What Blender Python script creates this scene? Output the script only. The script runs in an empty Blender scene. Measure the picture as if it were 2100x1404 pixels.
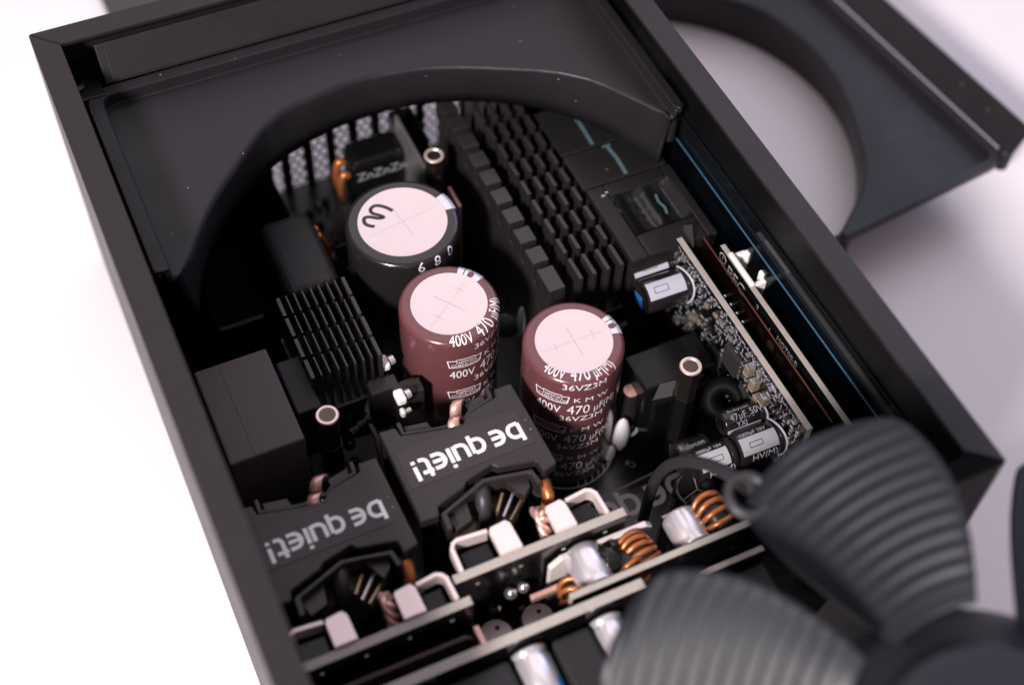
import bpy, bmesh, math, random
from mathutils import Matrix, Vector
random.seed(7)
S = 0.001                      # everything below is written in millimetres
R = math.radians
PI = math.pi
sc = bpy.context.scene
col = sc.collection

# ------------------------------------------------------------------ camera
cam_d = bpy.data.cameras.new('camera')
cam = bpy.data.objects.new('camera', cam_d)
col.objects.link(cam)
sc.camera = cam
cam_d.sensor_width = 36.0
cam_d.sensor_fit = 'HORIZONTAL'
cam_d.lens = 2834.0 / 2100.0 * 36.0
cam_d.clip_start = 0.01
cam_d.clip_end = 20.0
right = Vector((0.90785, -0.4183, 0.02904))
down = Vector((-0.32372, -0.74323, -0.5855))
fwd = Vector((0.2665, 0.52214, -0.81015))
m = Matrix((right, -down, -fwd)).transposed().to_4x4()
m.translation = Vector((-7.06, -86.05, 322.6)) * S
cam.matrix_world = m
cam_d.dof.use_dof = True
cam_d.dof.focus_distance = 0.337
cam_d.dof.aperture_fstop = 6.4
cam_d.dof.aperture_blades = 7

# ------------------------------------------------------------------ world and lamps
w = bpy.data.worlds.new('World')
sc.world = w
w.use_nodes = True
bg = w.node_tree.nodes['Background']
bg.inputs[0].default_value = (0.94, 0.80, 0.90, 1)
bg.inputs[1].default_value = 0.39


def lamp(name, direction, dist, sx, sy, power, color, target=(80, 90, 50)):
    d = bpy.data.lights.new(name, 'AREA')
    d.shape = 'RECTANGLE'
    d.size = sx
    d.size_y = sy
    d.energy = power
    d.color = color
    o = bpy.data.objects.new(name, d)
    v = Vector(direction).normalized()
    o.location = Vector(target) * S + v * dist
    o.rotation_euler = v.to_track_quat('Z', 'Y').to_euler()
    col.objects.link(o)
    return o


lamp('key_softbox', (-0.62, -0.50, 0.60), 0.95, 0.13, 0.13, 16.5, (1.0, 0.92, 0.90))
lamp('ceiling_bounce', (0.20, 0.50, 0.84), 1.15, 1.3, 1.3, 4.4, (1.0, 0.93, 0.97))
lamp('cool_window', (0.74, 0.42, 0.52), 1.3, 0.6, 0.6, 2.4, (0.42, 0.60, 1.0))

vs = sc.view_settings
vs.view_transform = 'Standard'
vs.look = 'None'
vs.exposure = 0.0
vs.gamma = 1.0
vs.use_curve_mapping = False
sc.cycles.max_bounces = 10
sc.cycles.transparent_max_bounces = 12
sc.cycles.caustics_reflective = False
sc.cycles.caustics_refractive = False
sc.cycles.sample_clamp_indirect = 6.0


# ------------------------------------------------------------------ materials
def nd(nt, kind, **kw):
    n = nt.nodes.new(kind)
    for k, v in kw.items():
        setattr(n, k, v)
    return n


def mat(name, color, rough=0.5, metal=0.0, spec=0.5, bump=0.0, bscale=900.0, var=0.0, vscale=120.0,
        rvar=0.0, dust=0.0, coat=0.0, alpha=1.0, trans=0.0, stretch=None):
    mt = bpy.data.materials.new(name)
    mt.use_nodes = True
    nt = mt.node_tree
    b = nt.nodes['Principled BSDF']
    b.inputs['Base Color'].default_value = (*color, 1)
    b.inputs['Roughness'].default_value = rough
    b.inputs['Metallic'].default_value = metal
    b.inputs['Specular IOR Level'].default_value = spec
    b.inputs['Coat Weight'].default_value = coat
    b.inputs['Coat Roughness'].default_value = 0.12
    b.inputs['Alpha'].default_value = alpha
    b.inputs['Transmission Weight'].default_value = trans
    tc = nd(nt, 'ShaderNodeTexCoord')
    vec = tc.outputs['Object']
    if stretch:
        mp = nd(nt, 'ShaderNodeMapping')
        mp.inputs['Scale'].default_value = stretch
        nt.links.new(vec, mp.inputs['Vector'])
        vec = mp.outputs['Vector']
    if bump:
        n = nd(nt, 'ShaderNodeTexNoise')
        n.inputs['Scale'].default_value = bscale
        n.inputs['Detail'].default_value = 4
        nt.links.new(vec, n.inputs['Vector'])
        bp = nd(nt, 'ShaderNodeBump')
        bp.inputs['Strength'].default_value = bump
        bp.inputs['Distance'].default_value = 0.0002
        nt.links.new(n.outputs['Fac'], bp.inputs['Height'])
        nt.links.new(bp.outputs['Normal'], b.inputs['Normal'])
    last = None
    if var or rvar:
        n = nd(nt, 'ShaderNodeTexNoise')
        n.inputs['Scale'].default_value = vscale
        n.inputs['Detail'].default_value = 6
        n.inputs['Roughness'].default_value = 0.65
        nt.links.new(vec, n.inputs['Vector'])
        if var:
            mx = nd(nt, 'ShaderNodeMix', data_type='RGBA')
            mx.inputs[6].default_value = (*[c * (1 - var) for c in color], 1)
            mx.inputs[7].default_value = (*[min(1, c * (1 + var)) for c in color], 1)
            nt.links.new(n.outputs['Fac'], mx.inputs[0])
            nt.links.new(mx.outputs[2], b.inputs['Base Color'])
            last = mx.outputs[2]
        if rvar:
            mr = nd(nt, 'ShaderNodeMapRange')
            mr.inputs[1].default_value = 0.3
            mr.inputs[2].default_value = 0.7
            mr.inputs[3].default_value = max(0.02, rough - rvar)
            mr.inputs[4].default_value = min(1, rough + rvar)
            nt.links.new(n.outputs['Fac'], mr.inputs[0])
            nt.links.new(mr.outputs[0], b.inputs['Roughness'])
    if dust:
        v = nd(nt, 'ShaderNodeTexVoronoi')
        v.inputs['Scale'].default_value = 260.0
        v.inputs['Randomness'].default_value = 1.0
        nt.links.new(tc.outputs['Object'], v.inputs['Vector'])
        lt = nd(nt, 'ShaderNodeMath', operation='LESS_THAN')
        lt.inputs[1].default_value = 0.045
        nt.links.new(v.outputs['Distance'], lt.inputs[0])
        sel = nd(nt, 'ShaderNodeSeparateColor')
        nt.links.new(v.outputs['Color'], sel.inputs[0])
        g = nd(nt, 'ShaderNodeMath', operation='LESS_THAN')
        g.inputs[1].default_value = dust
        nt.links.new(sel.outputs[0], g.inputs[0])
        ml = nd(nt, 'ShaderNodeMath', operation='MULTIPLY')
        nt.links.new(lt.outputs[0], ml.inputs[0])
        nt.links.new(g.outputs[0], ml.inputs[1])
        mx = nd(nt, 'ShaderNodeMix', data_type='RGBA')
        nt.links.new(ml.outputs[0], mx.inputs[0])
        if last:
            nt.links.new(last, mx.inputs[6])
        else:
            mx.inputs[6].default_value = (*color, 1)
        mx.inputs[7].default_value = (0.35, 0.33, 0.33, 1)
        nt.links.new(mx.outputs[2], b.inputs['Base Color'])
    return mt


M = {}
M['table'] = mat('white_table', (0.80, 0.755, 0.775), 0.55, var=0.02, vscale=9, bump=0.03, bscale=1500)
M['front'] = mat('black_front_panel', (0.0018, 0.0018, 0.0022), 0.55, spec=0.06, bump=0.1, bscale=1800)
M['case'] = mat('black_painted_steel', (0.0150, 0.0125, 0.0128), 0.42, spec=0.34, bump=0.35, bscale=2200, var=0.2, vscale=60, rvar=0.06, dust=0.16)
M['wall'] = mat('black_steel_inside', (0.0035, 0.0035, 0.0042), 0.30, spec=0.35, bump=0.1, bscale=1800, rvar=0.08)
M['shroud'] = mat('matt_black_plastic', (0.0140, 0.0130, 0.0158), 0.42, spec=0.32, bump=0.22, bscale=3200, var=0.12, vscale=80, rvar=0.05, dust=0.20)
M['plastic'] = mat('satin_black_plastic', (0.0230, 0.0185, 0.0188), 0.33, spec=0.36, bump=0.16, bscale=2600, var=0.15, vscale=150, rvar=0.06, dust=0.06)
M['label'] = mat('black_label_film', (0.031, 0.0235, 0.0238), 0.34, spec=0.36, bump=0.05, bscale=2500, rvar=0.05)
M['gloss'] = mat('glossy_black_plastic', (0.005, 0.005, 0.0055), 0.16, spec=0.28, bump=0.06, bscale=500, rvar=0.06)
M['epoxy'] = mat('black_potting', (0.010, 0.010, 0.010), 0.12, bump=0.8, bscale=220, rvar=0.08)
M['chokebox'] = mat('black_moulded_housing', (0.013, 0.012, 0.012), 0.36, spec=0.34, bump=0.2, bscale=1200, var=0.25, vscale=200, rvar=0.08, dust=0.08)
M['heatsink'] = mat('black_anodised_aluminium', (0.020, 0.0172, 0.0180), 0.28, metal=0.0, spec=0.5, bump=0.15, bscale=900, stretch=(1, 8, 1), rvar=0.06)
M['block'] = mat('brown_black_transformer', (0.080, 0.066, 0.067), 0.55, spec=0.32, bump=0.12, bscale=1500, var=0.1, vscale=70)
M['brownplate'] = mat('dull_brown_plate', (0.10, 0.068, 0.062), 0.5, var=0.2, vscale=60)
M['blockdark'] = mat('dark_grey_plastic', (0.016, 0.0155, 0.018), 0.5, spec=0.26, bump=0.12, bscale=1500)
M['board'] = mat('black_solder_mask', (0.004, 0.004, 0.0046), 0.22, spec=0.5, bump=0.12, bscale=700, rvar=0.08)
M['fr4'] = mat('board_edge_fibreglass', (0.36, 0.325, 0.295), 0.7, var=0.25, vscale=900, bump=0.3, bscale=2000)
M['silk'] = mat('white_silkscreen', (0.50, 0.50, 0.53), 0.6)
M['silkdim'] = mat('thin_silkscreen', (0.26, 0.25, 0.27), 0.6)
M['print'] = mat('white_print', (0.78, 0.76, 0.78), 0.5)
M['printgrey'] = mat('grey_print', (0.60, 0.56, 0.56), 0.5)
M['maroon'] = mat('maroon_sleeve', (0.122, 0.044, 0.050), 0.22, spec=0.5, coat=0.25, bump=0.04, bscale=300, var=0.06, vscale=40)
M['capblack'] = mat('black_sleeve', (0.014, 0.012, 0.0125), 0.20, coat=0.25, bump=0.04, bscale=300)
M['disc'] = mat('aluminium_can_top', (0.67, 0.565, 0.58), 0.52, metal=0.25, spec=0.4, bump=0.25, bscale=140, var=0.04, vscale=110)
M['score'] = mat('vent_score', (0.62, 0.54, 0.55), 0.35, metal=0.6)
M['stripe'] = mat('pale_polarity_stripe', (0.62, 0.62, 0.72), 0.32)
M['ink'] = mat('marker_ink', (0.022, 0.018, 0.018), 0.5)
M['nickel'] = mat('nickel_standoff', (0.86, 0.70, 0.64), 0.36, metal=0.75, bump=0.1, bscale=900)
M['gunmetal'] = mat('dark_plated_metal', (0.10, 0.080, 0.072), 0.26, metal=0.9, bump=0.1, bscale=900)
M['sheet'] = mat('glossy_black_sheet', (0.004, 0.0055, 0.008), 0.10, spec=0.5, bump=0.05, bscale=60)
M['darknickel'] = mat('dark_threaded_bore', (0.62, 0.52, 0.48), 0.3, metal=0.9)
M['silver'] = mat('aluminium_can', (0.78, 0.74, 0.77), 0.27, metal=0.7, bump=0.03, bscale=400)
M['tin'] = mat('tinned_copper', (0.84, 0.70, 0.68), 0.38, metal=0.45, bump=0.12, bscale=500, var=0.06, vscale=200)
M['copper'] = mat('copper_winding', (0.46, 0.155, 0.055), 0.34, metal=0.55, bump=0.1, bscale=900)
M['foil'] = mat('salmon_copper_foil', (0.72, 0.42, 0.36), 0.36, metal=0.6, var=0.2, vscale=180)
M['brass'] = mat('varnished_wire', (0.26, 0.19, 0.12), 0.3, metal=0.6)
M['steelbar'] = mat('grey_steel_tab', (0.42, 0.40, 0.41), 0.35, metal=0.8)
M['white'] = mat('white_nylon', (0.80, 0.79, 0.78), 0.42)
M['whiteplate'] = mat('white_insulating_plate', (0.62, 0.55, 0.54), 0.4, var=0.05, vscale=60)
M['glue_glare'] = mat('pale_glue_and_glare', (0.60, 0.58, 0.62), 0.25, spec=0.5, bump=0.3, bscale=200)  # hot glue, also colours the blob that stands in for a glare
M['grey'] = mat('grey_label', (0.34, 0.34, 0.37), 0.38)
M['lightgrey'] = mat('light_grey_label', (0.42, 0.43, 0.50), 0.34)
M['blue'] = mat('blue_mark', (0.03, 0.20, 0.55), 0.4)
M['cyan'] = mat('cyan_varnish_streak', (0.075, 0.13, 0.145), 0.4, bump=0.6, bscale=400, var=0.5, vscale=400)
M['green'] = mat('green_disc', (0.03, 0.06, 0.04), 0.4)
M['mlcc'] = mat('tan_ceramic', (0.22, 0.155, 0.10), 0.4)
M['solder'] = mat('solder', (0.80, 0.78, 0.78), 0.22, metal=0.9, bump=0.4, bscale=900)
M['chip'] = mat('chip_epoxy', (0.024, 0.022, 0.023), 0.5)
M['fan'] = mat('dark_fan_plastic', (0.0095, 0.0115, 0.0165), 0.45, spec=0.34, bump=0.06, bscale=1800, rvar=0.04)
M['cable'] = mat('black_cable_jacket', (0.026, 0.025, 0.028), 0.45)
M['filmblue'] = mat('blue_tinted_film', (0.0004, 0.0016, 0.0032), 0.10, spec=0.3, alpha=0.6)
M['filmbluelitedge'] = mat('blue_film_lit_edge', (0.045, 0.11, 0.18), 0.35)  # lighter than the film: light gathered at the cut edge, put into the colour
M['filmred'] = mat('brown_tinted_film', (0.005, 0.0018, 0.0015), 0.12, spec=0.3, alpha=0.5)
M['filmrededge'] = mat('brown_film_edge', (0.10, 0.035, 0.025), 0.35)
M['film'] = mat('clear_film', (0.10, 0.09, 0.10), 0.10, alpha=0.30)
M['cover'] = mat('dark_brushed_metal', (0.045, 0.043, 0.047), 0.5, bump=0.5, bscale=300, stretch=(1, 12, 1), var=0.25, vscale=60)

WLOC = {}


# ------------------------------------------------------------------ mesh building
class MB:
    def __init__(self):
        self.v = []
        self.f = []
        self.mi = []
        self.cur = 0

    def add(self, vs_, fs_, X=None):
        n = len(self.v)
        for p in vs_:
            p = Vector(p)
            if X is not None:
                p = X @ p
            self.v.append(p)
        for f in fs_:
            self.f.append(tuple(i + n for i in f))
            self.mi.append(self.cur)
        return self

    def box(self, x0, x1, y0, y1, z0, z1, X=None):
        return self.add([(x0, y0, z0), (x1, y0, z0), (x1, y1, z0), (x0, y1, z0), (x0, y0, z1), (x1, y0, z1), (x1, y1, z1), (x0, y1, z1)],
                        [(0, 3, 2, 1), (4, 5, 6, 7), (0, 1, 5, 4), (1, 2, 6, 5), (2, 3, 7, 6), (3, 0, 4, 7)], X)

    def prism(self, poly, z0, z1, X=None):
        a = sum(poly[i][0] * poly[(i + 1) % len(poly)][1] - poly[(i + 1) % len(poly)][0] * poly[i][1] for i in range(len(poly)))
        if a < 0:
            poly = poly[::-1]
        n = len(poly)
        vv = [(x, y, z0) for x, y in poly] + [(x, y, z1) for x, y in poly]
        ff = [tuple(range(n))[::-1], tuple(range(n, 2 * n))]
        ff += [(i, (i + 1) % n, n + (i + 1) % n, n + i) for i in range(n)]
        return self.add(vv, ff, X)

    def lathe(self, prof, X=None, seg=32, closed=False, a0=0.0, a1=2 * PI):
        full = abs(a1 - a0 - 2 * PI) < 1e-6
        cols = seg if full else seg + 1
        vv = []
        for i in range(cols):
            a = a0 + (a1 - a0) * i / seg
            for r, z in prof:
                vv.append((r * math.cos(a), r * math.sin(a), z))
        n = len(prof)
        ff = []
        for i in range(seg):
            j = (i + 1) % cols
            for k in range(n if closed else n - 1):
                l = (k + 1) % n
                ff.append((i * n + k, i * n + l, j * n + l, j * n + k)[::-1])
        return self.add(vv, ff, X)

    def tube(self, pts, r, seg=10, closed=False, caps=True):
        pts = [Vector(p) for p in pts]
        n = len(pts)
        nrm = None
        vv = []
        for i, p in enumerate(pts):
            if closed:
                t = pts[(i + 1) % n] - pts[i - 1]
            else:
                t = pts[min(i + 1, n - 1)] - pts[max(i - 1, 0)]
            t.normalize()
            if nrm is None:
                nrm = t.orthogonal().normalized()
            nrm = (nrm - t * nrm.dot(t)).normalized()
            bn = t.cross(nrm)
            rr = r[i] if isinstance(r, (list, tuple)) else r
            for k in range(seg):
                a = 2 * PI * k / seg
                vv.append(p + (nrm * math.cos(a) + bn * math.sin(a)) * rr)
        ff = []
        for i in range(n if closed else n - 1):
            j = (i + 1) % n
            for k in range(seg):
                l = (k + 1) % seg
                ff.append((i * seg + k, i * seg + l, j * seg + l, j * seg + k))
        if caps and not closed:
            ff.append(tuple(range(seg))[::-1])
            ff.append(tuple(range((n - 1) * seg, n * seg)))
        return self.add(vv, ff)

    def ribbon(self, pts, wd, X=None, closed=False):
        """flat stroke of width wd along a 2-D polyline"""
        n = len(pts)
        P = [Vector((p[0], p[1])) for p in pts]
        L = []
        for i in range(n):
            a = P[i - 1] if (closed or i > 0) else P[i]
            b = P[(i + 1) % n] if (closed or i < n - 1) else P[i]
            d1 = (P[i] - a)
            d2 = (b - P[i])
            if d1.length < 1e-9:
                d1 = d2
            if d2.length < 1e-9:
                d2 = d1
            d1 = d1.normalized()
            d2 = d2.normalized()
            t = (d1 + d2)
            t = t.normalized() if t.length > 1e-6 else d1
            nn = Vector((-t.y, t.x))
            c = max(0.5, nn.dot(Vector((-d1.y, d1.x))))
            L.append((P[i] + nn * wd / 2 / c, P[i] - nn * wd / 2 / c))
        vv = []
        for a, b in L:
            vv += [(a.x, a.y, 0), (b.x, b.y, 0)]
        ff = [(2 * i, 2 * i + 1, 2 * ((i + 1) % n) + 1, 2 * ((i + 1) % n)) for i in range(n if closed else n - 1)]
        return self.add(vv, ff, X)

    def slice(self, step=0.45, whole=False):
        """cut flat lettering into narrow strips so that it can be bent"""
        bm = bmesh.new()
        vs2 = [bm.verts.new(p) for p in self.v]
        for f in self.f:
            try:
                bm.faces.new([vs2[i] for i in f])
            except ValueError:
                pass
        lo = min(p.y for p in self.v)
        hi = max(p.y for p in self.v)
        y = (lo if whole else max(lo, -0.2)) + 0.01
        while y < hi:
            bmesh.ops.bisect_plane(bm, geom=bm.verts[:] + bm.edges[:] + bm.faces[:], plane_co=(0, y, 0), plane_no=(0, 1, 0))
            y += step
        x = min(p.x for p in self.v)
        hi = max(p.x for p in self.v)
        while x < hi:
            bmesh.ops.bisect_plane(bm, geom=bm.verts[:] + bm.edges[:] + bm.faces[:], plane_co=(x, 0, 0), plane_no=(1, 0, 0))
            x += 1.1
        bm.verts.index_update()
        self.v = [v.co.copy() for v in bm.verts]
        self.f = [tuple(v.index for v in f.verts) for f in bm.faces]
        self.mi = [0] * len(self.f)
        bm.free()
        return self

    def warp(self, fn):
        self.v = [Vector(fn(p)) for p in self.v]
        return self

    def build(self, name, mt, parent=None, smooth=0, bevel=0.0, local=False, bseg=2, solid=0.0, soff=-1.0):
        me = bpy.data.meshes.new(name)
        if local:
            org = Vector((0, 0, 0))
        else:
            xs = [p.x for p in self.v]
            ys = [p.y for p in self.v]
            zs = [p.z for p in self.v]
            org = Vector(((min(xs) + max(xs)) / 2, (min(ys) + max(ys)) / 2, min(zs)))
        me.from_pydata([(p - org) * S for p in self.v], [], self.f)
        mats = mt if isinstance(mt, (list, tuple)) else [mt]
        for q in mats:
            me.materials.append(M[q] if isinstance(q, str) else q)
        for p, i in zip(me.polygons, self.mi):
            p.material_index = min(i, len(mats) - 1)
        me.validate()
        me.update()
        if smooth:
            for p in me.polygons:
                p.use_smooth = True
            if smooth < 180:
                me.set_sharp_from_angle(angle=R(smooth))
        o = bpy.data.objects.new(name, me)
        col.objects.link(o)
        place(o, org * S, parent, local)
        if solid:
            md = o.modifiers.new('thickness', 'SOLIDIFY')
            md.thickness = solid * S
            md.offset = soff
        if bevel:
            md = o.modifiers.new('edge', 'BEVEL')
            md.width = bevel * S
            md.segments = bseg
            md.limit_method = 'ANGLE'
            md.angle_limit = R(38)
        return o


def place(o, wl, parent, local=False):
    o.location = wl
    if parent is not None:
        o.parent = parent
        if not local:
            o.matrix_parent_inverse = Matrix.Translation(-WLOC[parent.name])
    WLOC[o.name] = Vector(wl)


def dup(o, loc, parent):
    c = o.copy()
    col.objects.link(c)
    c.parent = parent
    c.location = Vector(loc) * S
    if parent is not None:
        c.matrix_parent_inverse = Matrix.Translation(-WLOC[parent.name])
    c.rotation_euler = (R(random.uniform(-0.25, 0.25)), R(random.uniform(-0.25, 0.25)), R(random.uniform(-0.35, 0.35)))
    WLOC[c.name] = Vector(loc) * S
    return c


def thing(name, label, cat, loc=(0, 0, 0), group=None):
    o = bpy.data.objects.new(name, None)
    o.empty_display_size = 0.01
    col.objects.link(o)
    o.location = Vector(loc) * S
    WLOC[o.name] = Vector(loc) * S
    o['label'] = label
    o['category'] = cat
    if group:
        o['group'] = group
    return o


def axis_m(p, d, up=(0, 0, 1)):
    """matrix whose local z runs along d, placed at p"""
    z = Vector(d).normalized()
    u = Vector(up)
    if abs(u.dot(z)) > 0.98:
        u = Vector((0, 1, 0))
    x = u.cross(z).normalized()
    y = z.cross(x)
    mm = Matrix((x, y, z)).transposed().to_4x4()
    mm.translation = Vector(p)
    return mm


# ------------------------------------------------------------------ lettering
_tc = {}


def text2d(s, size):
    """built-in font outline as (verts, faces) in millimetres, baseline at 0"""
    if s not in _tc:
        cu = bpy.data.curves.new('lettering', 'FONT')
        cu.body = s
        cu.size = 1.0
        cu.fill_mode = 'FRONT'
        cu.resolution_u = 3
        ob = bpy.data.objects.new('lettering', cu)
        col.objects.link(ob)
        dg = bpy.context.evaluated_depsgraph_get()
        me = bpy.data.meshes.new_from_object(ob.evaluated_get(dg))
        _tc[s] = ([tuple(v.co) for v in me.vertices], [tuple(p.vertices) for p in me.polygons])
        bpy.data.objects.remove(ob)
        bpy.data.curves.remove(cu)
        bpy.data.meshes.remove(me)
    vv, ff = _tc[s]
    return [(x * size, y * size, 0) for x, y, z in vv], ff


for s_ in ('400V', '470', 'µF(M)', '36VZ3M', 'K M W', 'NIPPON', 'CHEMI-CON', '105°C', '680', 'PFC', '1', 'MOT08-B', '47µF', '50V', 'YXJ',
           'Rubycon', '2200', 'HV(M)', '1000µF 10V', 'ZnZnZn', 'C4', 'MCOHS', '240A', 'OMD', '2', '6', '8', '0'):
    text2d(s_, 1)


def arc(cx, cy, rx, ry, a0, a1, n=14):
    return [(cx + rx * math.cos(R(a0 + (a1 - a0) * i / n)), cy + ry * math.sin(R(a0 + (a1 - a0) * i / n))) for i in range(n + 1)]


def logo_strokes():
    """rounded wordmark strokes, x-height 1; returns list of (polyline, closed)"""
    out = []
    x = 0.0
    k = 0.80                      # letter body width

    def put(strokes, adv):
        nonlocal x
        for pts in strokes:
            out.append([(px + x, py) for px, py in pts])
        x += adv
    h = 0.5
    b = [[(0.0, 1.42), (0.0, 0.0)], [(0.0, 0.0), (0.42, 0.0)] + arc(0.42, h, 0.40, 0.5, -90, 90)[1:] + [(0.10, 1.0)]]
    ee = [[(0.84, 0.0), (0.44, 0.0)] + arc(0.44, h, 0.42, 0.5, 270, 90)[1:-1] + [(0.44, 1.0), (0.84, 1.0)], [(0.12, 0.5), (0.84, 0.5)]]
    q = [[(0.82, -0.42), (0.82, 1.0)], [(0.74, 1.0), (0.42, 1.0)] + arc(0.42, h, 0.40, 0.5, 90, 270)[1:] + [(0.72, 0.0)]]
    u = [[(0.0, 1.08), (0.0, 0.40)] + arc(0.40, 0.40, 0.40, 0.40, 180, 270)[1:] + [(0.72, 0.0)], [(0.80, 1.08), (0.80, -0.08)]]
    i_ = [[(0.0, 1.08), (0.0, -0.08)], [(0.0, 1.48), (0.0, 1.25)]]
    t = [[(0.0, 1.42), (0.0, 0.32)] + arc(0.32, 0.32, 0.32, 0.32, 180, 270)[1:] + [(0.52, 0.0)], [(-0.22, 1.0), (-0.10, 1.0)], [(0.10, 1.0), (0.52, 1.0)]]
    ex = [[(0.0, 1.46), (0.0, 0.36)], [(0.0, 0.15), (0.0, -0.08)]]
    put(b, 1.22)
    put(ee, 1.42)
    put(q, 1.22)
    put(u, 1.18)
    put(i_, 0.40)
    put(ee, 1.20)
    put(t, 0.90)
    put(ex, 0.2)
    return out, x


def wordmark(xc, yc, z, width, name, mt, parent, rot=180.0, sw=0.27):
    st, tot = logo_strokes()
    sc_ = width / tot
    mb = MB()
    X0 = Matrix.Translation((xc, yc, z)) @ Matrix.Rotation(R(rot), 4, 'Z') @ Matrix.Scale(sc_, 4)
    for i, pl in enumerate(st):
        X = X0 @ Matrix.Translation((-tot / 2, -0.5, 0.002 * (i % 3)))
        mb.ribbon(pl, sw, X)
    return mb.build(name, mt, parent)


def flat_text(s, size, X, name, mt, parent):
    vv, ff = text2d(s, size)
    return MB().add(vv, ff, X).build(name, mt, parent)


# ------------------------------------------------------------------ table
t = MB().box(-1500, 1500, -1200, 2200, -20, 0).build('table', 'table')
t['kind'] = 'structure'
t['label'] = 'smooth white table top under the power supply'

# ------------------------------------------------------------------ power supply: the case
PSU = thing('power_supply', 'opened black computer power supply full of capacitors, heatsinks and boards', 'power supply', (75, 100, 0))

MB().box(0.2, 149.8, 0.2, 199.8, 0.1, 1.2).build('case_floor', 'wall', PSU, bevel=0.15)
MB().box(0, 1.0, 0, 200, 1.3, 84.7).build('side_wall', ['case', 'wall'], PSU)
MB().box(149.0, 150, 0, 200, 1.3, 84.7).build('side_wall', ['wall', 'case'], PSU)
# the front panel is cut low in the middle, its right shoulder stands up to the rim
fp = [(1.1, 1.3), (148.9, 1.3), (148.9, 84.6), (128, 84.6), (120, 60), (112, 36), (30, 36), (24, 60), (16, 84.6), (1.1, 84.6)]
MB().prism(fp, -1.2, -0.0, Matrix.Translation((0, 0, 0)) @ Matrix.Rotation(R(90), 4, 'X')).build('front_panel', 'front', PSU, bevel=0.3)
rw = 6.5
rims = [
    ([(0, 0), (0, 199.85), (rw, 200 - rw - 0.15), (rw, 1.5)]),
    ([(0.15, 200), (149.85, 200), (150 - rw - 0.15, 200 - rw), (rw + 0.15, 200 - rw)]),
    ([(150, 199.85), (150, 0), (150 - rw, rw * 0.8), (150 - rw, 200 - rw - 0.15)]),
]
for poly in rims:
    MB().prism(poly, 84.8, 86.0).build('rim_bar', 'case', PSU, bevel=0.25)
MB().prism([(149.8, 0.02), (128, 0.02), (129.5, 3.2), (145, 5.0)], 84.75, 85.6).build('rim_bar', 'front', PSU, bevel=0.2)

# back wall with a honeycomb field
gx0, gx1, gz0, gz1 = 55.0, 116.0, 3.0, 36.0
bw = MB()
bw.box(1.1, gx0, 198.8, 200, 1.3, 84.7).box(gx1, 148.9, 198.8, 200, 1.3, 84.7).box(gx0, gx1, 198.8, 200, gz1, 84.7).box(gx0, gx1, 198.8, 200, 1.3, gz0)
bwo = bw.build('back_wall', 'case', PSU)
hx = MB()
pw = 2.75
ph = pw * math.sqrt(3) / 2
row = 0
z = gz0 + ph / 2
while z < gz1 - ph / 2:
    x = gx0 + pw / 2 + (pw / 2 if row % 2 else 0)
    while x < gx1 - pw / 2:
        ri, ro = pw / 2 * 0.80 / math.cos(PI / 6), pw / 2 / math.cos(PI / 6)
        vv = []
        for k in range(6):
            a = PI / 6 + k * PI / 3
            for rr in (ri, ro):
                vv.append((x + rr * math.cos(a), 199.0, z + rr * math.sin(a)))
        for k in range(6):
            a = PI / 6 + k * PI / 3
            vv.append((x + ri * math.cos(a), 199.25, z + ri * math.sin(a)))
        ff = []
        for k in range(6):
            l = (k + 1) % 6
            ff.append((2 * k, 2 * k + 1, 2 * l + 1, 2 * l))
            ff.append((2 * k, 2 * l, 12 + l, 12 + k))
        hx.add(vv, ff)
        x += pw
    z += ph
    row += 1
hx.build('honeycomb_grille', 'wall', bwo)
for k in range(9):
    xx = 57.6 + k * 7.25
    MB().box(xx, xx + 2.7, 197.6, 198.7, 3, 36).build('grille_bar', 'wall', bwo, bevel=0.1)
MB().lathe([(0, 0), (2.6, 0), (2.6, 0.8), (1.4, 1.1), (1.2, 0.6), (0, 0.6)], Matrix.Translation((6.8, 189.5, 75)), 20).build('screw', 'wall', PSU, smooth=40)
MB().box(1.2, 13, 184, 198.6, 72, 75).build('corner_ledge', 'wall', PSU, bevel=0.4)

# insulating sheets along the right wall
MB().box(148.35, 148.75, 22, 176, 9, 66).build('insulating_sheet', 'sheet', PSU, bevel=0.12)['label'] = 'glossy black insulating sheet against the case wall'
fb = MB().box(147.3, 147.5, 26, 160, 9, 59).build('insulating_sheet', 'filmblue', PSU)
fb['label'] = 'blue tinted clear plastic sheet with a bright blue edge'
MB().box(147.22, 147.58, 26, 160, 59.0, 59.22).build('sheet_edge', 'filmbluelitedge', fb)
fr = MB().box(140.3, 140.5, 37, 98, 12, 53.0).build('insulating_sheet', 'filmred', PSU)
fr['label'] = 'brown tinted clear plastic sheet between the two side boards'
MB().box(140.25, 140.55, 37, 98, 53.0, 53.25).build('sheet_edge', 'filmrededge', fr)
MB().prism([(99, 12), (104.5, 12), (104.5, 52), (101.5, 55.5), (99, 50)], 138.4, 138.6, Matrix(((0, 0, 1, 0), (1, 0, 0, 0), (0, 1, 0, 0), (0, 0, 0, 1)))).build('film_corner', 'film', PSU)

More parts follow.
